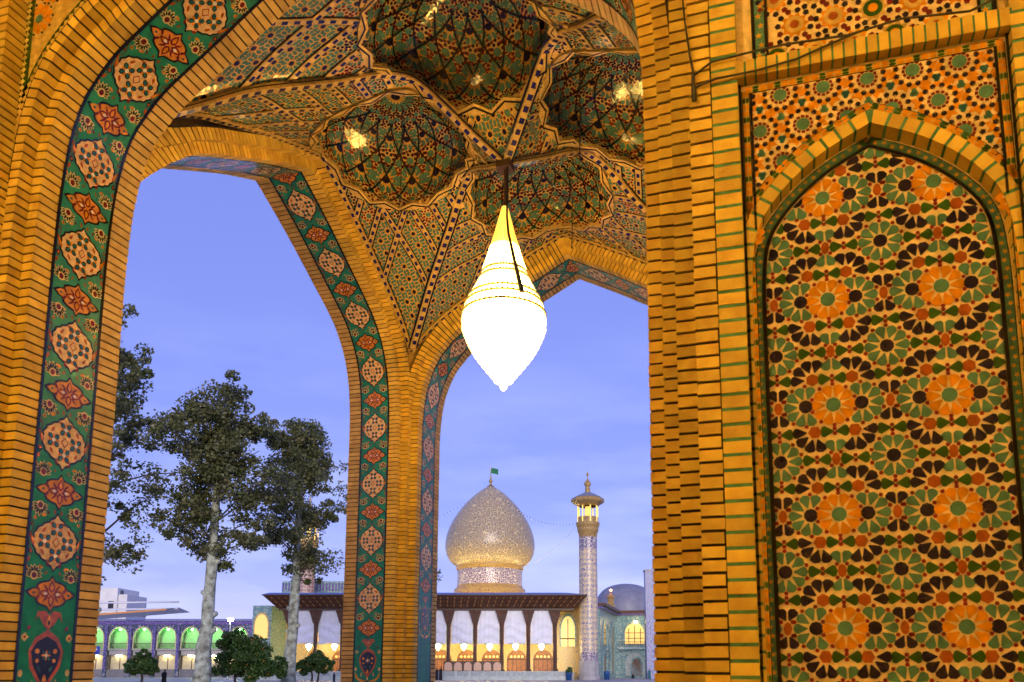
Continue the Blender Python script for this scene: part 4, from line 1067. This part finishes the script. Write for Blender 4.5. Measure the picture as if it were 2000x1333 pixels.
# ---------------- minarets
min_t = pattern_mat('minaret_tile', 'cyl', (.42, .36, .30), (.66, .52, .30), (.10, .12, .34), 2.0, .35, 1.24)
min_r = pattern_mat('minaret_red_tile', 'cyl', (.40, .20, .16), (.5, .4, .32), (.14, .06, .10), 2.4, .4, 1.24)
glow_gold = mat('gallery_glow', (.75, .55, .15), .4, emit=(1, .65, .12), estr=.55); mlamp = mat('gallery_lamp', (.9, .8, .5), .4, emit=(1, .75, .3), estr=40)  # gallery posts and core glow by themselves to look lamplit
def minaret(X, Y, label, tile):
    t = ext('minaret', label, 'minaret', X, Y, 0, 'shrine minarets')
    mb = MB(); mb.lathe([(1.55, 0), (1.55, .5), (1.38, .6), (1.38, 2.3), (1.28, 2.5)], stonew, 12); mb.build('plinth', t)
    mb = MB(); mb.lathe([(1.26, 2.5), (1.26, 3.6)], band_t, 28); mb.build('lower_band', t, True)
    mb = MB(); mb.lathe([(1.25, 3.6), (1.22, 17.5)], tile, 32); mb.build('shaft', t, True)
    mb = MB(); mb.lathe([(1.22, 17.5), (1.23, 19.0)], band_t, 32); mb.build('inscription_band', t, True)
    mb = MB(); mb.lathe([(1.2, 19.0), (1.28, 19.5), (1.45, 20.0), (1.45, 20.3), (1.6, 20.7), (1.62, 21.05), (0, 21.06)], gold_t, 16); mb.build('corbel', t)
    for i in range(8):
        a = 2*pi*i/8+.2; mb = MB(); mb.lathe([(.09, 21.05), (.09, 23.3)], glow_gold, 8, 1.38*cos(a), 1.38*sin(a)); mb.build('gallery_post', t)
    mb = MB(); mb.lathe([(1.42, 21.06), (1.42, 21.8), (1.36, 21.8), (1.36, 21.06)], gold_t, 16); mb.build('parapet', t)
    mb = MB(); mb.lathe([(.0, 22.4), (.2, 22.5), (.2, 22.75), (0, 22.9)], mlamp, 10); mb.lathe([(.34, 21.06), (.34, 23.3)], glow_gold, 8); mb.build('gallery_lamp', t)
    mb = MB(); mb.lathe([(1.3, 23.3), (1.75, 23.55), (2.2, 23.85), (2.28, 24.0), (2.28, 24.3), (2.15, 24.4)], gold_t, 8); mb.lathe([(2.2, 24.4), (1.2, 24.95), (.45, 25.25)], mat('lead_roof', (.20, .22, .27), .5), 8); mb.build('canopy', t)
    mb = MB(); mb.lathe([(.38, 25.2), (.34, 25.9), (.3, 26.1), (.5, 26.35), (.46, 26.6), (.2, 26.95), (.06, 27.2), (.05, 27.5), (.18, 27.7), (.16, 27.9), (.03, 28.1), (.02, 28.4)], gold_t, 12); mb.build('finial', t, True)
    return t
mn_ = minaret(5.62, 102.6, 'tall tiled minaret with lit gallery, right of the dome', min_t); mn_.scale = (.955, .955, .955)
minaret(-36.9, 124, 'red and cream tiled minaret half hidden behind the plane tree', min_r)
# parapet strip and cross wall behind minaret 2
mb = MB(); mb.box(-42, -28, 0, .6, 9, 15.2, btile); 
for i in range(28): mb.box(-42+i*.5, -41.75+i*.5, -.1, -.01, 13.6, 14.9, ptile)
extmesh(mb, 'parapet_wall', 'grey tiled parapet wall behind the red minaret', 'wall', 0, 128)
# string lights
bulb = mat('string_bulb', (.9, .85, .7), .4, emit=(1, .9, .7), estr=.8); wirem = mat('wire', (.05, .05, .06), .6)
for lab, A, B, sag in (('string of small lights from dome top to minaret gallery', (-8.4, 126, 30.2), (4.5, 107.6, 20.9), 2.2), ('lower string of small lights between dome shoulder and minaret', (-1.7, 124, 17.6), (4.5, 107.6, 20.7), .5), ('string of small lights running left from the dome top', (-8.8, 126, 30.2), (-24, 118, 22), 1.5)):
    mb = MB(); pts = []
    for i in range(31): t = i/30; pts.append((A[0]+(B[0]-A[0])*t, A[1]+(B[1]-A[1])*t, A[2]+(B[2]-A[2])*t-sag*4*t*(1-t)))
    mb.tube(pts, .022, wirem, 4)
    for i in range(1, 30): x, y, z = pts[i]; mb.lathe([(0, z-.08), (.05, z-.03), (0, z+.02)], bulb, 5, x, y)
    extmesh(mb, 'string_lights', lab, 'lights', 0, 0)
# ---------------- right wing of the shrine
rw = ext('shrine_wing', 'turquoise tiled wing with lit arched windows right of the minaret', 'building', 0, 0)
def wing(A, B, z1, arches, tile):
    L = hypot(B[0]-A[0], B[1]-A[1]); ang = atan2(B[1]-A[1], B[0]-A[0])
    e = MB(); e.box(0, L, 0, .5, 0, z1, tile); w = e.build('wall', rw); w.location = (A[0], A[1], 0); w.rotation_euler.z = ang
    for cx, wd, za, zb, m, nm in arches:
        P = arch_poly(cx*L, wd, za, zb); mb = MB(); slab(mb, P, -.03, .1, m); o = mb.build(nm, w)
        mb = MB(); ring(mb, scale_poly(P, 1.22), P, -.14, .05, btile); mb.build('surround', o)
        if nm == 'window':
            mb = MB()
            for k in (-.3, 0, .3): mb.box(cx*L+k*wd-.05, cx*L+k*wd+.05, -.09, -.035, za, zb-.35-abs(k)*1.5, wood2)
            for z in (za+.8, za+1.6): mb.box(cx*L-wd*.47, cx*L+wd*.47, -.085, -.032, z, z+.09, wood2)
            mb.build('mullion', o)
    mb = MB(); mb.box(-.3, L+.3, -.9, .3, z1, z1+.35, wood); mb.box(-.2, L+.2, -.4, .3, z1-.35, z1-.01, ptile); mb.build('cornice', w)
wing((7.3, 106), (10.6, 121), 9.6, [(.25, 2.6, 4.6, 7.6, glassg, 'window'), (.25, 2.4, .4, 3.5, door_m, 'door'), (.5, 2.2, 3.9, 7.2, btile, 'blind_arch'), (.5, 2, .4, 3.4, dglass, 'door'), (.78, 3.2, .8, 7.4, pattern_mat('lattice_gold', 'vor', (.4, .3, .12), (.15, .13, .1), (.4, .3, .12), 3), 'lattice_window')], btile)
wing((10.6, 121), (15.8, 120), 9.6, [(.55, 2.9, 5.0, 8.1, glassg, 'window'), (.55, 2.9, .3, 3.7, marble, 'portal'), (.6, 1.5, .3, 2.9, door_m, 'door')], btile)
mb = MB(); mb.box(10.9, 15.5, 119.3, 119.6, 4.2, 4.5, btile)
for i in range(16): mb.tube([(11+i*.29, 119.45, 4.5), (11+i*.29, 119.45, 5.3)], .025, wood2, 4)
mb.tube([(10.9, 119.45, 5.3), (15.5, 119.45, 5.3)], .04, wood2, 4); mb.build('balcony', rw)
mb = MB(); mb.lathe([(0, 8.0), (.25, 8.1), (.25, 8.3), (0, 8.4)], mlamp, 8, 13.4, 118.8); mb.build('lamp', rw)
mb = MB(); mb.lathe(smooth_tab([(6.2, 10), (6.2, 12.4), (6.0, 14), (5.3, 15.6), (4.0, 16.9), (2.2, 17.6), (0, 17.9)], 3), mat('grey_blue_dome', (.22, .23, .30), .5, var=.25, nscale=.8), 40)
extmesh(mb, 'small_dome', 'low grey-blue dome behind the tiled wing', 'dome', 16.0, 158, smooth=True)
mb = MB(); mb.lathe([(.55, 9.9), (.55, 10.3), (.45, 10.35), (.45, 11.2), (.6, 11.25), (.6, 11.4), (.1, 11.9), (.05, 12.2)], gold_t, 8); mb.lathe([(.1, 12.2), (.2, 12.35), (0, 12.5)], mat('orange_lamp', (.9, .4, .2), .4, emit=(1, .35, .12), estr=12), 8)
extmesh(mb, 'roof_turret', 'small ochre turret with an orange lamp on the wing roof', 'turret', 9.35, 113, 0)
mb = MB(); mb.box(0, 1.6, 0, 1.6, 0, 14.6, pattern_mat('blue_pier_tile', 'vor', (.06, .07, .25), (.2, .22, .42), (.1, .2, .3), 2.6)); mb.box(-.1, 1.7, -.1, 1.7, 14.601, 14.8, stonew)
extmesh(mb, 'tile_pier', 'blue patterned tile pier beside the brick pier on the right', 'pier', 13.75, 109)
# ---------------- left arcade
ar = ext('arcade_building', 'two storey arcade with green lit arches and purple tile frieze behind the trees', 'building', 0, 125, rz=0)
grn = mat('light_tinted_plaster', (.30, .55, .25), .6); cream_p = mat('cream_plaster', (.55, .48, .30), .7, var=.2, nscale=1); bluet = pattern_mat('dark_blue_spandrel', 'vor', (.03, .04, .10), (.07, .09, .16), (.3, .32, .34), 1.2)  # niche plaster coloured green to stand for the green lamplight
greyst = mat('grey_dado', (.16, .16, .18), .6, var=.3, nscale=1)
grl = mat('green_lamp', (.5, .9, .5), .4, emit=(.28, 1, .30), estr=75)
bays = [-73.4+3.72*i for i in range(9)]
mb = MB(); mb.box(-76, -42, 1.7, 2.0, 0, 8.5, cream_p); mb.box(-76, -42, -.02, 1.7, 4.15, 4.4, stonew); mb.box(-76, -42, 0, 2, 8.45, 8.6, stonew); mb.build('wall', ar)
mb = MB(); mb.box(-76, -42, -.25, .2, 8.1, 8.75, ptile); mb.build('frieze', ar)
mb = MB(); mb.hexa([(-76.4, -.7, 8.76), (-41.8, -.7, 8.76), (-41.8, 6, 9.2), (-76.4, 6, 9.2), (-76.4, -.7, 8.9), (-41.8, -.7, 8.9), (-41.8, 6, 9.35), (-76.4, 6, 9.35)], roofm); mb.build('roof', ar)
for i, x in enumerate(bays):
    A = arch_poly(x, 2.9, 4.4, 7.75, 8, .5); O = [(x-1.85 if a < x else x+1.85, b) for a, b in A]
    # spandrel face with opening: outer rectangle mapped from arch outline
    mb = MB(); n = len(A)
    def oo(p):
        a, b = p
        if b <= 4.4+.5*3.35+.01: return (x+(1.86 if a > x else -1.86), b)
        k = (b-6.07)/1.68; return (x+(1.86 if a > x else -1.86)*min(1, 2*(1-k)), 6.07+(8.1-6.07)*min(1, 2*k))
    for k in range(1, n):
        a, b = A[k], A[(k+1) % n]
        if (k+1) % n == 0: b = A[0]
        mb.face([(a[0], 0, a[1]), (b[0], 0, b[1]), (oo(b)[0], 0, oo(b)[1]), (oo(a)[0], 0, oo(a)[1])], bluet); mb.face([(a[0], 0, a[1]), (b[0], 0, b[1]), (b[0], .6, b[1]), (a[0], .6, a[1])], cream_p)
    mb.build('arch_face', ar)
    mb = MB(); ring(mb, scale_poly(A, 1.04), scale_poly(A, .93), -.07, .02, cream_p); mb.build('arch_trim', ar)
    mb = MB(); mb.box(x-1.45, x+1.45, 1.45, 1.69, 4.4, 7.9, grn); mb.build('niche_back', ar)
    mb = MB(); mb.box(x-1.4, x+1.4, .25, .32, 5.2, 5.28, wood2)
    for k in range(15): mb.box(x-1.4+k*.19, x-1.36+k*.19, .26, .31, 4.4, 5.2, wood2)
    mb.build('railing', ar)
    mb = MB(); mb.lathe([(0, 7.25), (.16, 7.32), (.16, 7.42), (0, 7.5)], grl, 8, x, .35); mb.build('lamp', ar)
    mb = MB(); mb.box(x-1.86-.26, x-1.86+.26, -.2, .4, 0, 8.1, bluet); mb.box(x-1.86-.16, x-1.86+.16, -.28, -.205, 1.2, 8.0, ptile); mb.build('pilaster', ar)
    mb = MB(); mb.box(x-1.45, x+1.45, .9, 1.0, 1.25, 3.4, cream_p); mb.box(x-.05, x+.05, .82, .89, 1.25, 3.4, wood2); mb.box(x-1.5, x+1.5, .3, 1.69, 3.4, 4.14, stonew); mb.build('lower_panel', ar)
    mb = MB(); mb.box(x-1.6, x+1.6, .1, 1.69, 0, 1.24, greyst); mb.build('dado', ar)
plamp = mat('panel_lamp', (.9, .8, .6), .4, emit=(1, .85, .45), estr=30)
for i, x in enumerate(bays):
    mb = MB(); mb.box(x-.5, x+.5, .45, .55, 3.3, 3.38, plamp); mb.build('strip_lamp', ar)
ar2 = copy_tree(ar); ar2.location = GP(92, 125); tag(ar2, 'matching green lit arcade right of the tiled wing, behind the brick pier', 'building')
mb = MB(); sb = mat('sign_blue', (.01, .03, .30), .4); sw = mat('sign_white', (.8, .8, .85), .5)
sg = ext('exit_sign', 'blue exit sign with white Persian lettering on the arcade', 'sign', -66.6, 119.2)
mb.box(-1.0, 1.0, 0, .12, 3.45, 4.6, sb); mb.build('sign_board', sg)
mb = MB()
def stroke(pts, w=.09):
    for a, b in zip(pts, pts[1:]):
        dx, dz = b[0]-a[0], b[1]-a[1]; l = hypot(dx, dz) or 1; nx, nz = -dz/l*w/2, dx/l*w/2
        mb.face([(a[0]+nx, -.02, a[1]+nz), (b[0]+nx, -.02, b[1]+nz), (b[0]-nx, -.02, b[1]-nz), (a[0]-nx, -.02, a[1]-nz)], sw)
def dot(x, z, r=.06): mb.face([(x+r*cos(k), -.02, z+r*sin(k)) for k in (0, 1.05, 2.1, 3.14, 4.19, 5.24)], sw)
stroke([(.72, 4.12), (.55, 4.17), (.42, 4.02), (.25, 4.02)]); dot(.56, 4.33)             # kheh
stroke([(.22, 4.12), (.2, 3.95), (.05, 3.83)])                                           # reh
stroke([(-.08, 3.98), (-.12, 4.13), (-.22, 4.1), (-.2, 4.0), (-.08, 3.98), (-.12, 3.86), (-.25, 3.78)])   # vav
stroke([(-.35, 4.1), (-.5, 4.16), (-.7, 4.06), (-.5, 4.02), (-.68, 3.9), (-.66, 3.74), (-.45, 3.68), (-.32, 3.74)]); dot(-.52, 3.86)   # jim
mb.build('lettering', sg)
# building beyond, canopy, floodlight mast
mb = MB(); pw = mat('pale_render', (.72, .72, .70), .8, var=.15, nscale=.6)
mb.box(-90, -80, 0, 8, 0, 16.3, pw); mb.box(-80, -78.4, .5, 8, 0, 15.1, pw); mb.box(-90, -78.2, -.1, 8, 11.4, 11.6, stonew)
for z in (12.4,): mb.box(-81.6, -80.6, -.05, .1, z, z+1.4, dglass)
mb.box(-80.4, -79.9, 1, 2, 15.1, 15.9, dglass)
extmesh(mb, 'pale_building', 'plain pale building rising behind the arcade at left', 'building', 0, 150)
mb = MB(); mb.box(-52, -38, 0, 6, 0, 10.4, pw); mb.box(-46, -42.5, -.05, .1, 9.2, 10.0, stonew); mb.lathe([(2.2, 10.4), (2.2, 10.9), (1.6, 11.3), (0, 11.4)], pw, 16, -47, 3)
extmesh(mb, 'far_roofs', 'pale flat roofs behind the arcade, between the two tree trunks', 'building', 0, 148)
cv = MB(); can = mat('canopy_cloth', (.75, .8, .88), .7, var=.15, nscale=.5); edge = mat('orange_trim', (.6, .25, .06), .6)
def cq(a, b): return (-56+15*a, -3+6*b, 6.7+1.15*a-.5*sin(pi*b)*(1-a)+.35*(1-abs(2*b-1)))
for i in range(12):
    for j in range(8): cv.face([cq(i/12, j/8), cq((i+1)/12, j/8), cq((i+1)/12, (j+1)/8), cq(i/12, (j+1)/8)], can)
    a, b = cq(i/12, 0), cq((i+1)/12, 0); cv.face([(a[0], a[1]-.02, a[2]-.16), (b[0], b[1]-.02, b[2]-.16), (b[0], b[1]-.02, b[2]+.02), (a[0], a[1]-.02, a[2]+.02)], edge)
polem = mat('white_steel', (.6, .62, .65), .4)
cn = ext('canopy', 'white and grey fabric canopy with orange trim over the courtyard at left', 'canopy', 0, 90)
cv.build('cloth', cn)
for z in (8.0, 8.75): mb = MB(); mb.tube([(-58, -1, z-.2), (-40.6, -1, z)], .1, polem, 8); mb.build('beam', cn, True)
for x in (-57,): mb = MB(); mb.tube([(x, 0, 0), (x, 0, 8.9)], .12, polem, 8); mb.build('mast', cn, True)
mb = MB(); mb.tube([(0, 0, 0), (0, 0, 8.3)], .08, polem, 6); mb.box(-.35, .35, -.12, .1, 8.0, 8.45, mat('flood_white', (.9, .95, 1), .4, emit=(.85, .95, 1), estr=60))
extmesh(mb, 'floodlight_mast', 'bright white floodlight on a mast between the trees', 'lamp', -44.5, 114)
# ---------------- trees
bark = mat('plane_bark', (.47, .52, .40), .8, col2=(.13, .125, .08), nscale=2.6, bump=.5, bscale=6); leafm = mat('plane_leaf', (.13, .155, .045), .4, col2=(.23, .22, .085), nscale=.9, island=.45)
leafb = mat('citrus_leaf', (.06, .14, .03), .4, col2=(.13, .21, .05), nscale=2, island=.45); bark2 = mat('dark_bark', (.07, .05, .035), .8, var=.4, nscale=4)
def leaves(mb, centres, n, size, rnd, m):
    for _ in range(n):
        c, R = rnd.choice(centres)
        d = Vector((rnd.gauss(0, 1), rnd.gauss(0, 1), rnd.gauss(0, 1))).normalized()*(rnd.random()**.5)*R; d.z *= .75
        p = c+d; a = rnd.uniform(0, 6.28); b = rnd.uniform(-.9, .9)
        ax = Vector((cos(a)*cos(b), sin(a)*cos(b), sin(b))); nn = ax.orthogonal().normalized(); nn.rotate(Matrix.Rotation(rnd.uniform(0, 6.28), 3, ax)); s = size*rnd.uniform(.6, 1.3)
        mb.face([p-ax*s*.5, p-ax*s*.1+nn*s*.45, p+ax*s*.2+nn*s*.2, p+ax*s*.6, p+ax*s*.2-nn*s*.2, p-ax*s*.1-nn*s*.45], m)
def leafy(m):
    t = m.node_tree; p = t.nodes['Principled BSDF']; tr = N(t, 'ShaderNodeBsdfTranslucent'); mx = N(t, 'ShaderNodeMixShader'); mx.inputs[0].default_value = .4
    if p.inputs['Base Color'].is_linked: t.links.new(p.inputs['Base Color'].links[0].from_socket, tr.inputs[0])
    o = [n for n in t.nodes if n.type == 'OUTPUT_MATERIAL'][0]; t.links.new(p.outputs[0], mx.inputs[1]); t.links.new(tr.outputs[0], mx.inputs[2]); t.links.new(mx.outputs[0], o.inputs[0])
leafy(leafm); leafy(leafb)
def plane_tree(X, Y, H, crown, seed, label, r0=.5, lean=.3, nl=9000, zc0=.46, fork=True):
    rnd = random.Random(seed); t = ext('plane_tree', label, 'tree', X, Y, 0, 'plane trees in the courtyard')
    mb = MB(); pts = []; rad = []
    for i in range(15):
        f = i/14; pts.append((lean*sin(f*3.1)+rnd.uniform(-.07, .07), rnd.uniform(-.08, .08), H*.86*f)); rad.append(r0*(1-.72*f)*(1+rnd.uniform(-.07, .13))*(1.25 if i == 0 else 1))
    mb.tube(pts, rad, bark, 10); 
    for k in range(4):
        i = rnd.randint(3, 6); p = Vector(pts[i])+Vector((0, 0, rnd.uniform(-.6, .6))); a = rnd.choice((0, pi))+rnd.uniform(-.5, .5); d_ = Vector((cos(a), sin(a), .1))*rad[i]; mb.tube([p+d_*.3, p+d_*.95+Vector((0, 0, -.1)), p+d_*1.4, p+d_*1.5], [rad[i]*.6, rad[i]*.55, rad[i]*.34, rad[i]*.1], bark, 8)
    mb.build('trunk', t, True)
    lm = MB(); centres = []
    for k in range(26):
        f = zc0+(.98-zc0)*(k/25)**.9; i = f*14/ .86*.86; b = Vector(pts[min(14, int(f*14))])
        a = k*2.4+rnd.uniform(-.5, .5); tt = (f-zc0)/(1-zc0); wr = crown*(.62+.38*sin(pi*min(1, tt*1.05)))*(1-.42*tt**2)*rnd.uniform(.55, 1.12)
        e = b+Vector((cos(a)*wr, sin(a)*wr, wr*rnd.uniform(.1, .75)+.4)); m_ = b.lerp(e, .5)+Vector((0, 0, .35))
        lm.tube([b, m_, e], [.11*(1.25-f), .07*(1.25-f), .025], bark2, 5)
        for q in range(8):
            u = rnd.uniform(.35, 1.08); c = b.lerp(e, u)+Vector((rnd.gauss(0, .6), rnd.gauss(0, .6), rnd.gauss(0, .6))); centres.append((c, rnd.uniform(.35, 1.15))); lm.tube([b.lerp(e, min(1, u*.8)), c], [.02, .008], bark2, 3)
        if rnd.random() < .5: centres.append((e+Vector((rnd.gauss(0, .6), rnd.gauss(0, .6), rnd.uniform(-1.6, .3))), rnd.uniform(.3, .6)))
    tp = Vector(pts[14])
    for k in range(16): centres.append((tp+Vector((rnd.uniform(-2, 2), rnd.uniform(-2, 2), rnd.uniform(-1.5, H*.07))), rnd.uniform(.45, .9)))
    [lm.tube([tp, c], [.03, .008], bark2, 3) for c, r in centres[-16:]]; lm.build('limb', t, kind='stuff')
    cb = MB(); leaves(cb, centres, int(nl*1.5), .215, rnd, leafm); cb.build('crown', t)
    return t
plane_tree(-29.6, 52, 27.2, 6.2, 3, 'tall plane tree hugging the near archway at left, trunk hidden behind the brick', .5, .3, 16000, .38)
plane_tree(-23.3, 55, 23.4, 4.5, 5, 'plane tree with pale mottled knotted trunk, left of the pair', .52, .35, 20500, .45)
plane_tree(-20.5, 65, 24.4, 4.6, 11, 'plane tree with straight slim pale trunk, right of the pair', .48, .3, 17000, .46)
plane_tree(-13.5, 70, 19.5, 4.4, 19, 'plane tree mostly behind the central brick pier, leaves beside the dome', .5, .3, 17000, .36)
def small_tree(name, X, Y, lumps, seed, label, n, stems):
    rnd = random.Random(seed); t = ext(name, label, 'tree', X, Y, 0, 'clipped citrus trees')
    for sx in stems: mb = MB(); mb.tube([(sx, 0, 0), (sx+rnd.uniform(-.1, .1), 0, .7), (sx*1.3, 0, 1.5)], [.1, .09, .07], bark2, 7); mb.build('trunk', t, True)
    cs = [(Vector((a, rnd.uniform(-.3, .3), b)), r) for a, b, r in lumps]
    # scatter sub-clumps on the lumps for an uneven outline
    sub = []
    for c, r in cs:
        for k in range(16):
            d = Vector((rnd.gauss(0, 1), rnd.gauss(0, 1), rnd.gauss(0, 1))).normalized()*r*rnd.uniform(.55, 1.02); d.z *= .85; sub.append((c+d, r*rnd.uniform(.32, .5)))
    mb = MB(); leaves(mb, sub, n, .19, rnd, leafb); mb.build('crown', t)
    if name == 'orange_tree':
        fr_ = mat('orange_fruit', (.55, .18, .02), .5); mb = MB()
        for k in range(40): c, r = rnd.choice(sub); mb.lathe([(0, c.z-.07), (.06, c.z), (0, c.z+.07)], fr_, 6, c.x, c.y-r)
        mb.build('fruit', t, kind='stuff')
small_tree('citrus_tree', -29.8, 60, [(0, 1.7, .85), (-.5, 1.5, .6), (.55, 1.6, .65), (0, 2.4, .55)], 2, 'small round tree in front of the arcade, left of the knotted trunk', 6500, (0,))
small_tree('orange_tree', -22.4, 60, [(-1.0, 1.9, 1.2), (.3, 2.5, 1.5), (-.6, 3.2, 1.2), (1.8, 1.8, 1.1), (0.2, 1.5, 1.2), (2.5, 1.4, .7)], 4, 'broad bushy citrus tree right of the knotted trunk', 20000, (-.4, .5))
small_tree('citrus_tree', -21.3, 75, [(0, 1.9, .95), (-1.0, 1.6, .8), (1.0, 1.7, .85), (.2, 2.4, .7)], 6, 'low round tree in front of the porch beside the central pier', 8000, (-.2, .35))
# ---------------- people and small things
skin = mat('skin', (.45, .27, .18), .6)
def person(X, Y, h, label, m, seated=False, rz=0., m2=None, stride=0.):
    t = ext('person', label, 'person', X, Y, 0, 'people in the courtyard', rz); mb = MB(); b = h/1.65
    secs = [(.20, .15, .0, 0), (.23, .17, .12, 0), (.22, .16, .5, 0), (.21, .15, .85, 0), (.235, .15, 1.1, 0), (.25, .14, 1.27, 0), (.20, .12, 1.36, 0), (.085, .09, 1.41, .01), (.105, .115, 1.47, .015), (.115, .125, 1.54, .02), (.09, .1, 1.62, .015), (.02, .02, 1.65, .01)]
    if seated: secs = [(.36, .42, 0, -.05), (.38, .44, .1, -.05), (.30, .34, .25, 0), (.24, .22, .42, .04), (.25, .17, .6, .05), (.19, .13, .7, .05), (.085, .09, .74, .05), (.11, .12, .82, .04), (.11, .12, .9, .04), (.02, .02, .98, .04)]
    n = 14; k = mb.mi(m)
    for rx, ry, z, oy in secs:
        for i in range(n): a = 2*pi*i/n; mb.v.append((rx*b*cos(a)*(1+.05*sin(3*a+z*5)), oy*b-ry*b*sin(a)+stride*.0, z*b))
    for j in range(len(secs)-1):
        for i in range(n): mb.f.append((j*n+i, j*n+(i+1) % n, (j+1)*n+(i+1) % n, (j+1)*n+i)); mb.m.append(k)
    mb.build('body', t, True)
    hz = (1.5 if not seated else .85)*b
    mb = MB(); mb.lathe([(0, hz-.09*b), (.06*b, hz-.05*b), (.075*b, hz+.02*b), (.05*b, hz+.07*b), (0, hz+.08*b)], skin, 10, 0, -.085*b); mb.build('face', t, True)
    for s in (-1, 1):
        mb = MB(); mb.tube([(s*.1*b, 0, .12*b), (s*.1*b, -.02, .03*b), (s*.1*b, -.16*b, .03*b)], [.06*b, .055*b, .04*b], mat('black_shoe', (.01, .01, .01), .5), 7); mb.build('shoe', t, True)
blk = mat('black_cloth', (.012, .012, .014), .9); navy_c = mat('navy_cloth', (.02, .03, .06), .9); teal_c = mat('teal_cloth', (.03, .12, .15), .9)
person(-29.5, 63, 1.42, 'person in a black robe standing left of the knotted trunk', blk)
person(-28.2, 62, .78, 'person in black seated on the ground left of the knotted trunk', blk, seated=True)
person(-12.95, 97.5, 1.5, 'person in black standing at the left end of the balustrade', blk, rz=.4)
person(-12.5, 97.8, 1.62, 'person in black leaning by the balustrade post', blk, rz=-.6)
person(-20.2, 78, 1.05, 'child in dark clothes walking beside the low round tree', navy_c, rz=1.2)
person(-18.9, 77, 1.15, 'person in dark clothes walking near the central pier', blk, rz=1.4)
person(12.5, 115, 1.2, 'person in black seated by the wing portal', blk, seated=True)
person(13.9, 107.6, 1.35, 'person in teal standing at the foot of the blue tile pier', teal_c)
def bin_(X, Y, label, plant=False):
    t = ext('planter' if plant else 'litter_bin', label, 'planter' if plant else 'bin', X, Y); mb = MB(); bm_ = mat('blue_plastic', (.02, .09, .28), .4)
    mb.lathe([(0, 0), (.32, 0), (.38, .8), (.42, .82), (.42, .9), (.36, .9), (.34, .6), (0, .6)], bm_, 12); mb.build('body', t, True)
    if plant:
        rnd = random.Random(9); mb = MB(); leaves(mb, [(Vector((0, 0, 1.15)), .45), (Vector((.1, 0, 1.4)), .3)], 220, .2, rnd, leafb); mb.build('foliage', t)
    else: mb = MB(); mb.lathe([(.43, .91), (.4, 1.0), (.15, 1.08), (0, 1.08)], bm_, 12); mb.build('lid', t, True)
bin_(7.9, 103, 'blue litter bin at the foot of the minaret'); bin_(2.95, 98.3, 'blue pot with a leafy plant at the right end of the balustrade', True)
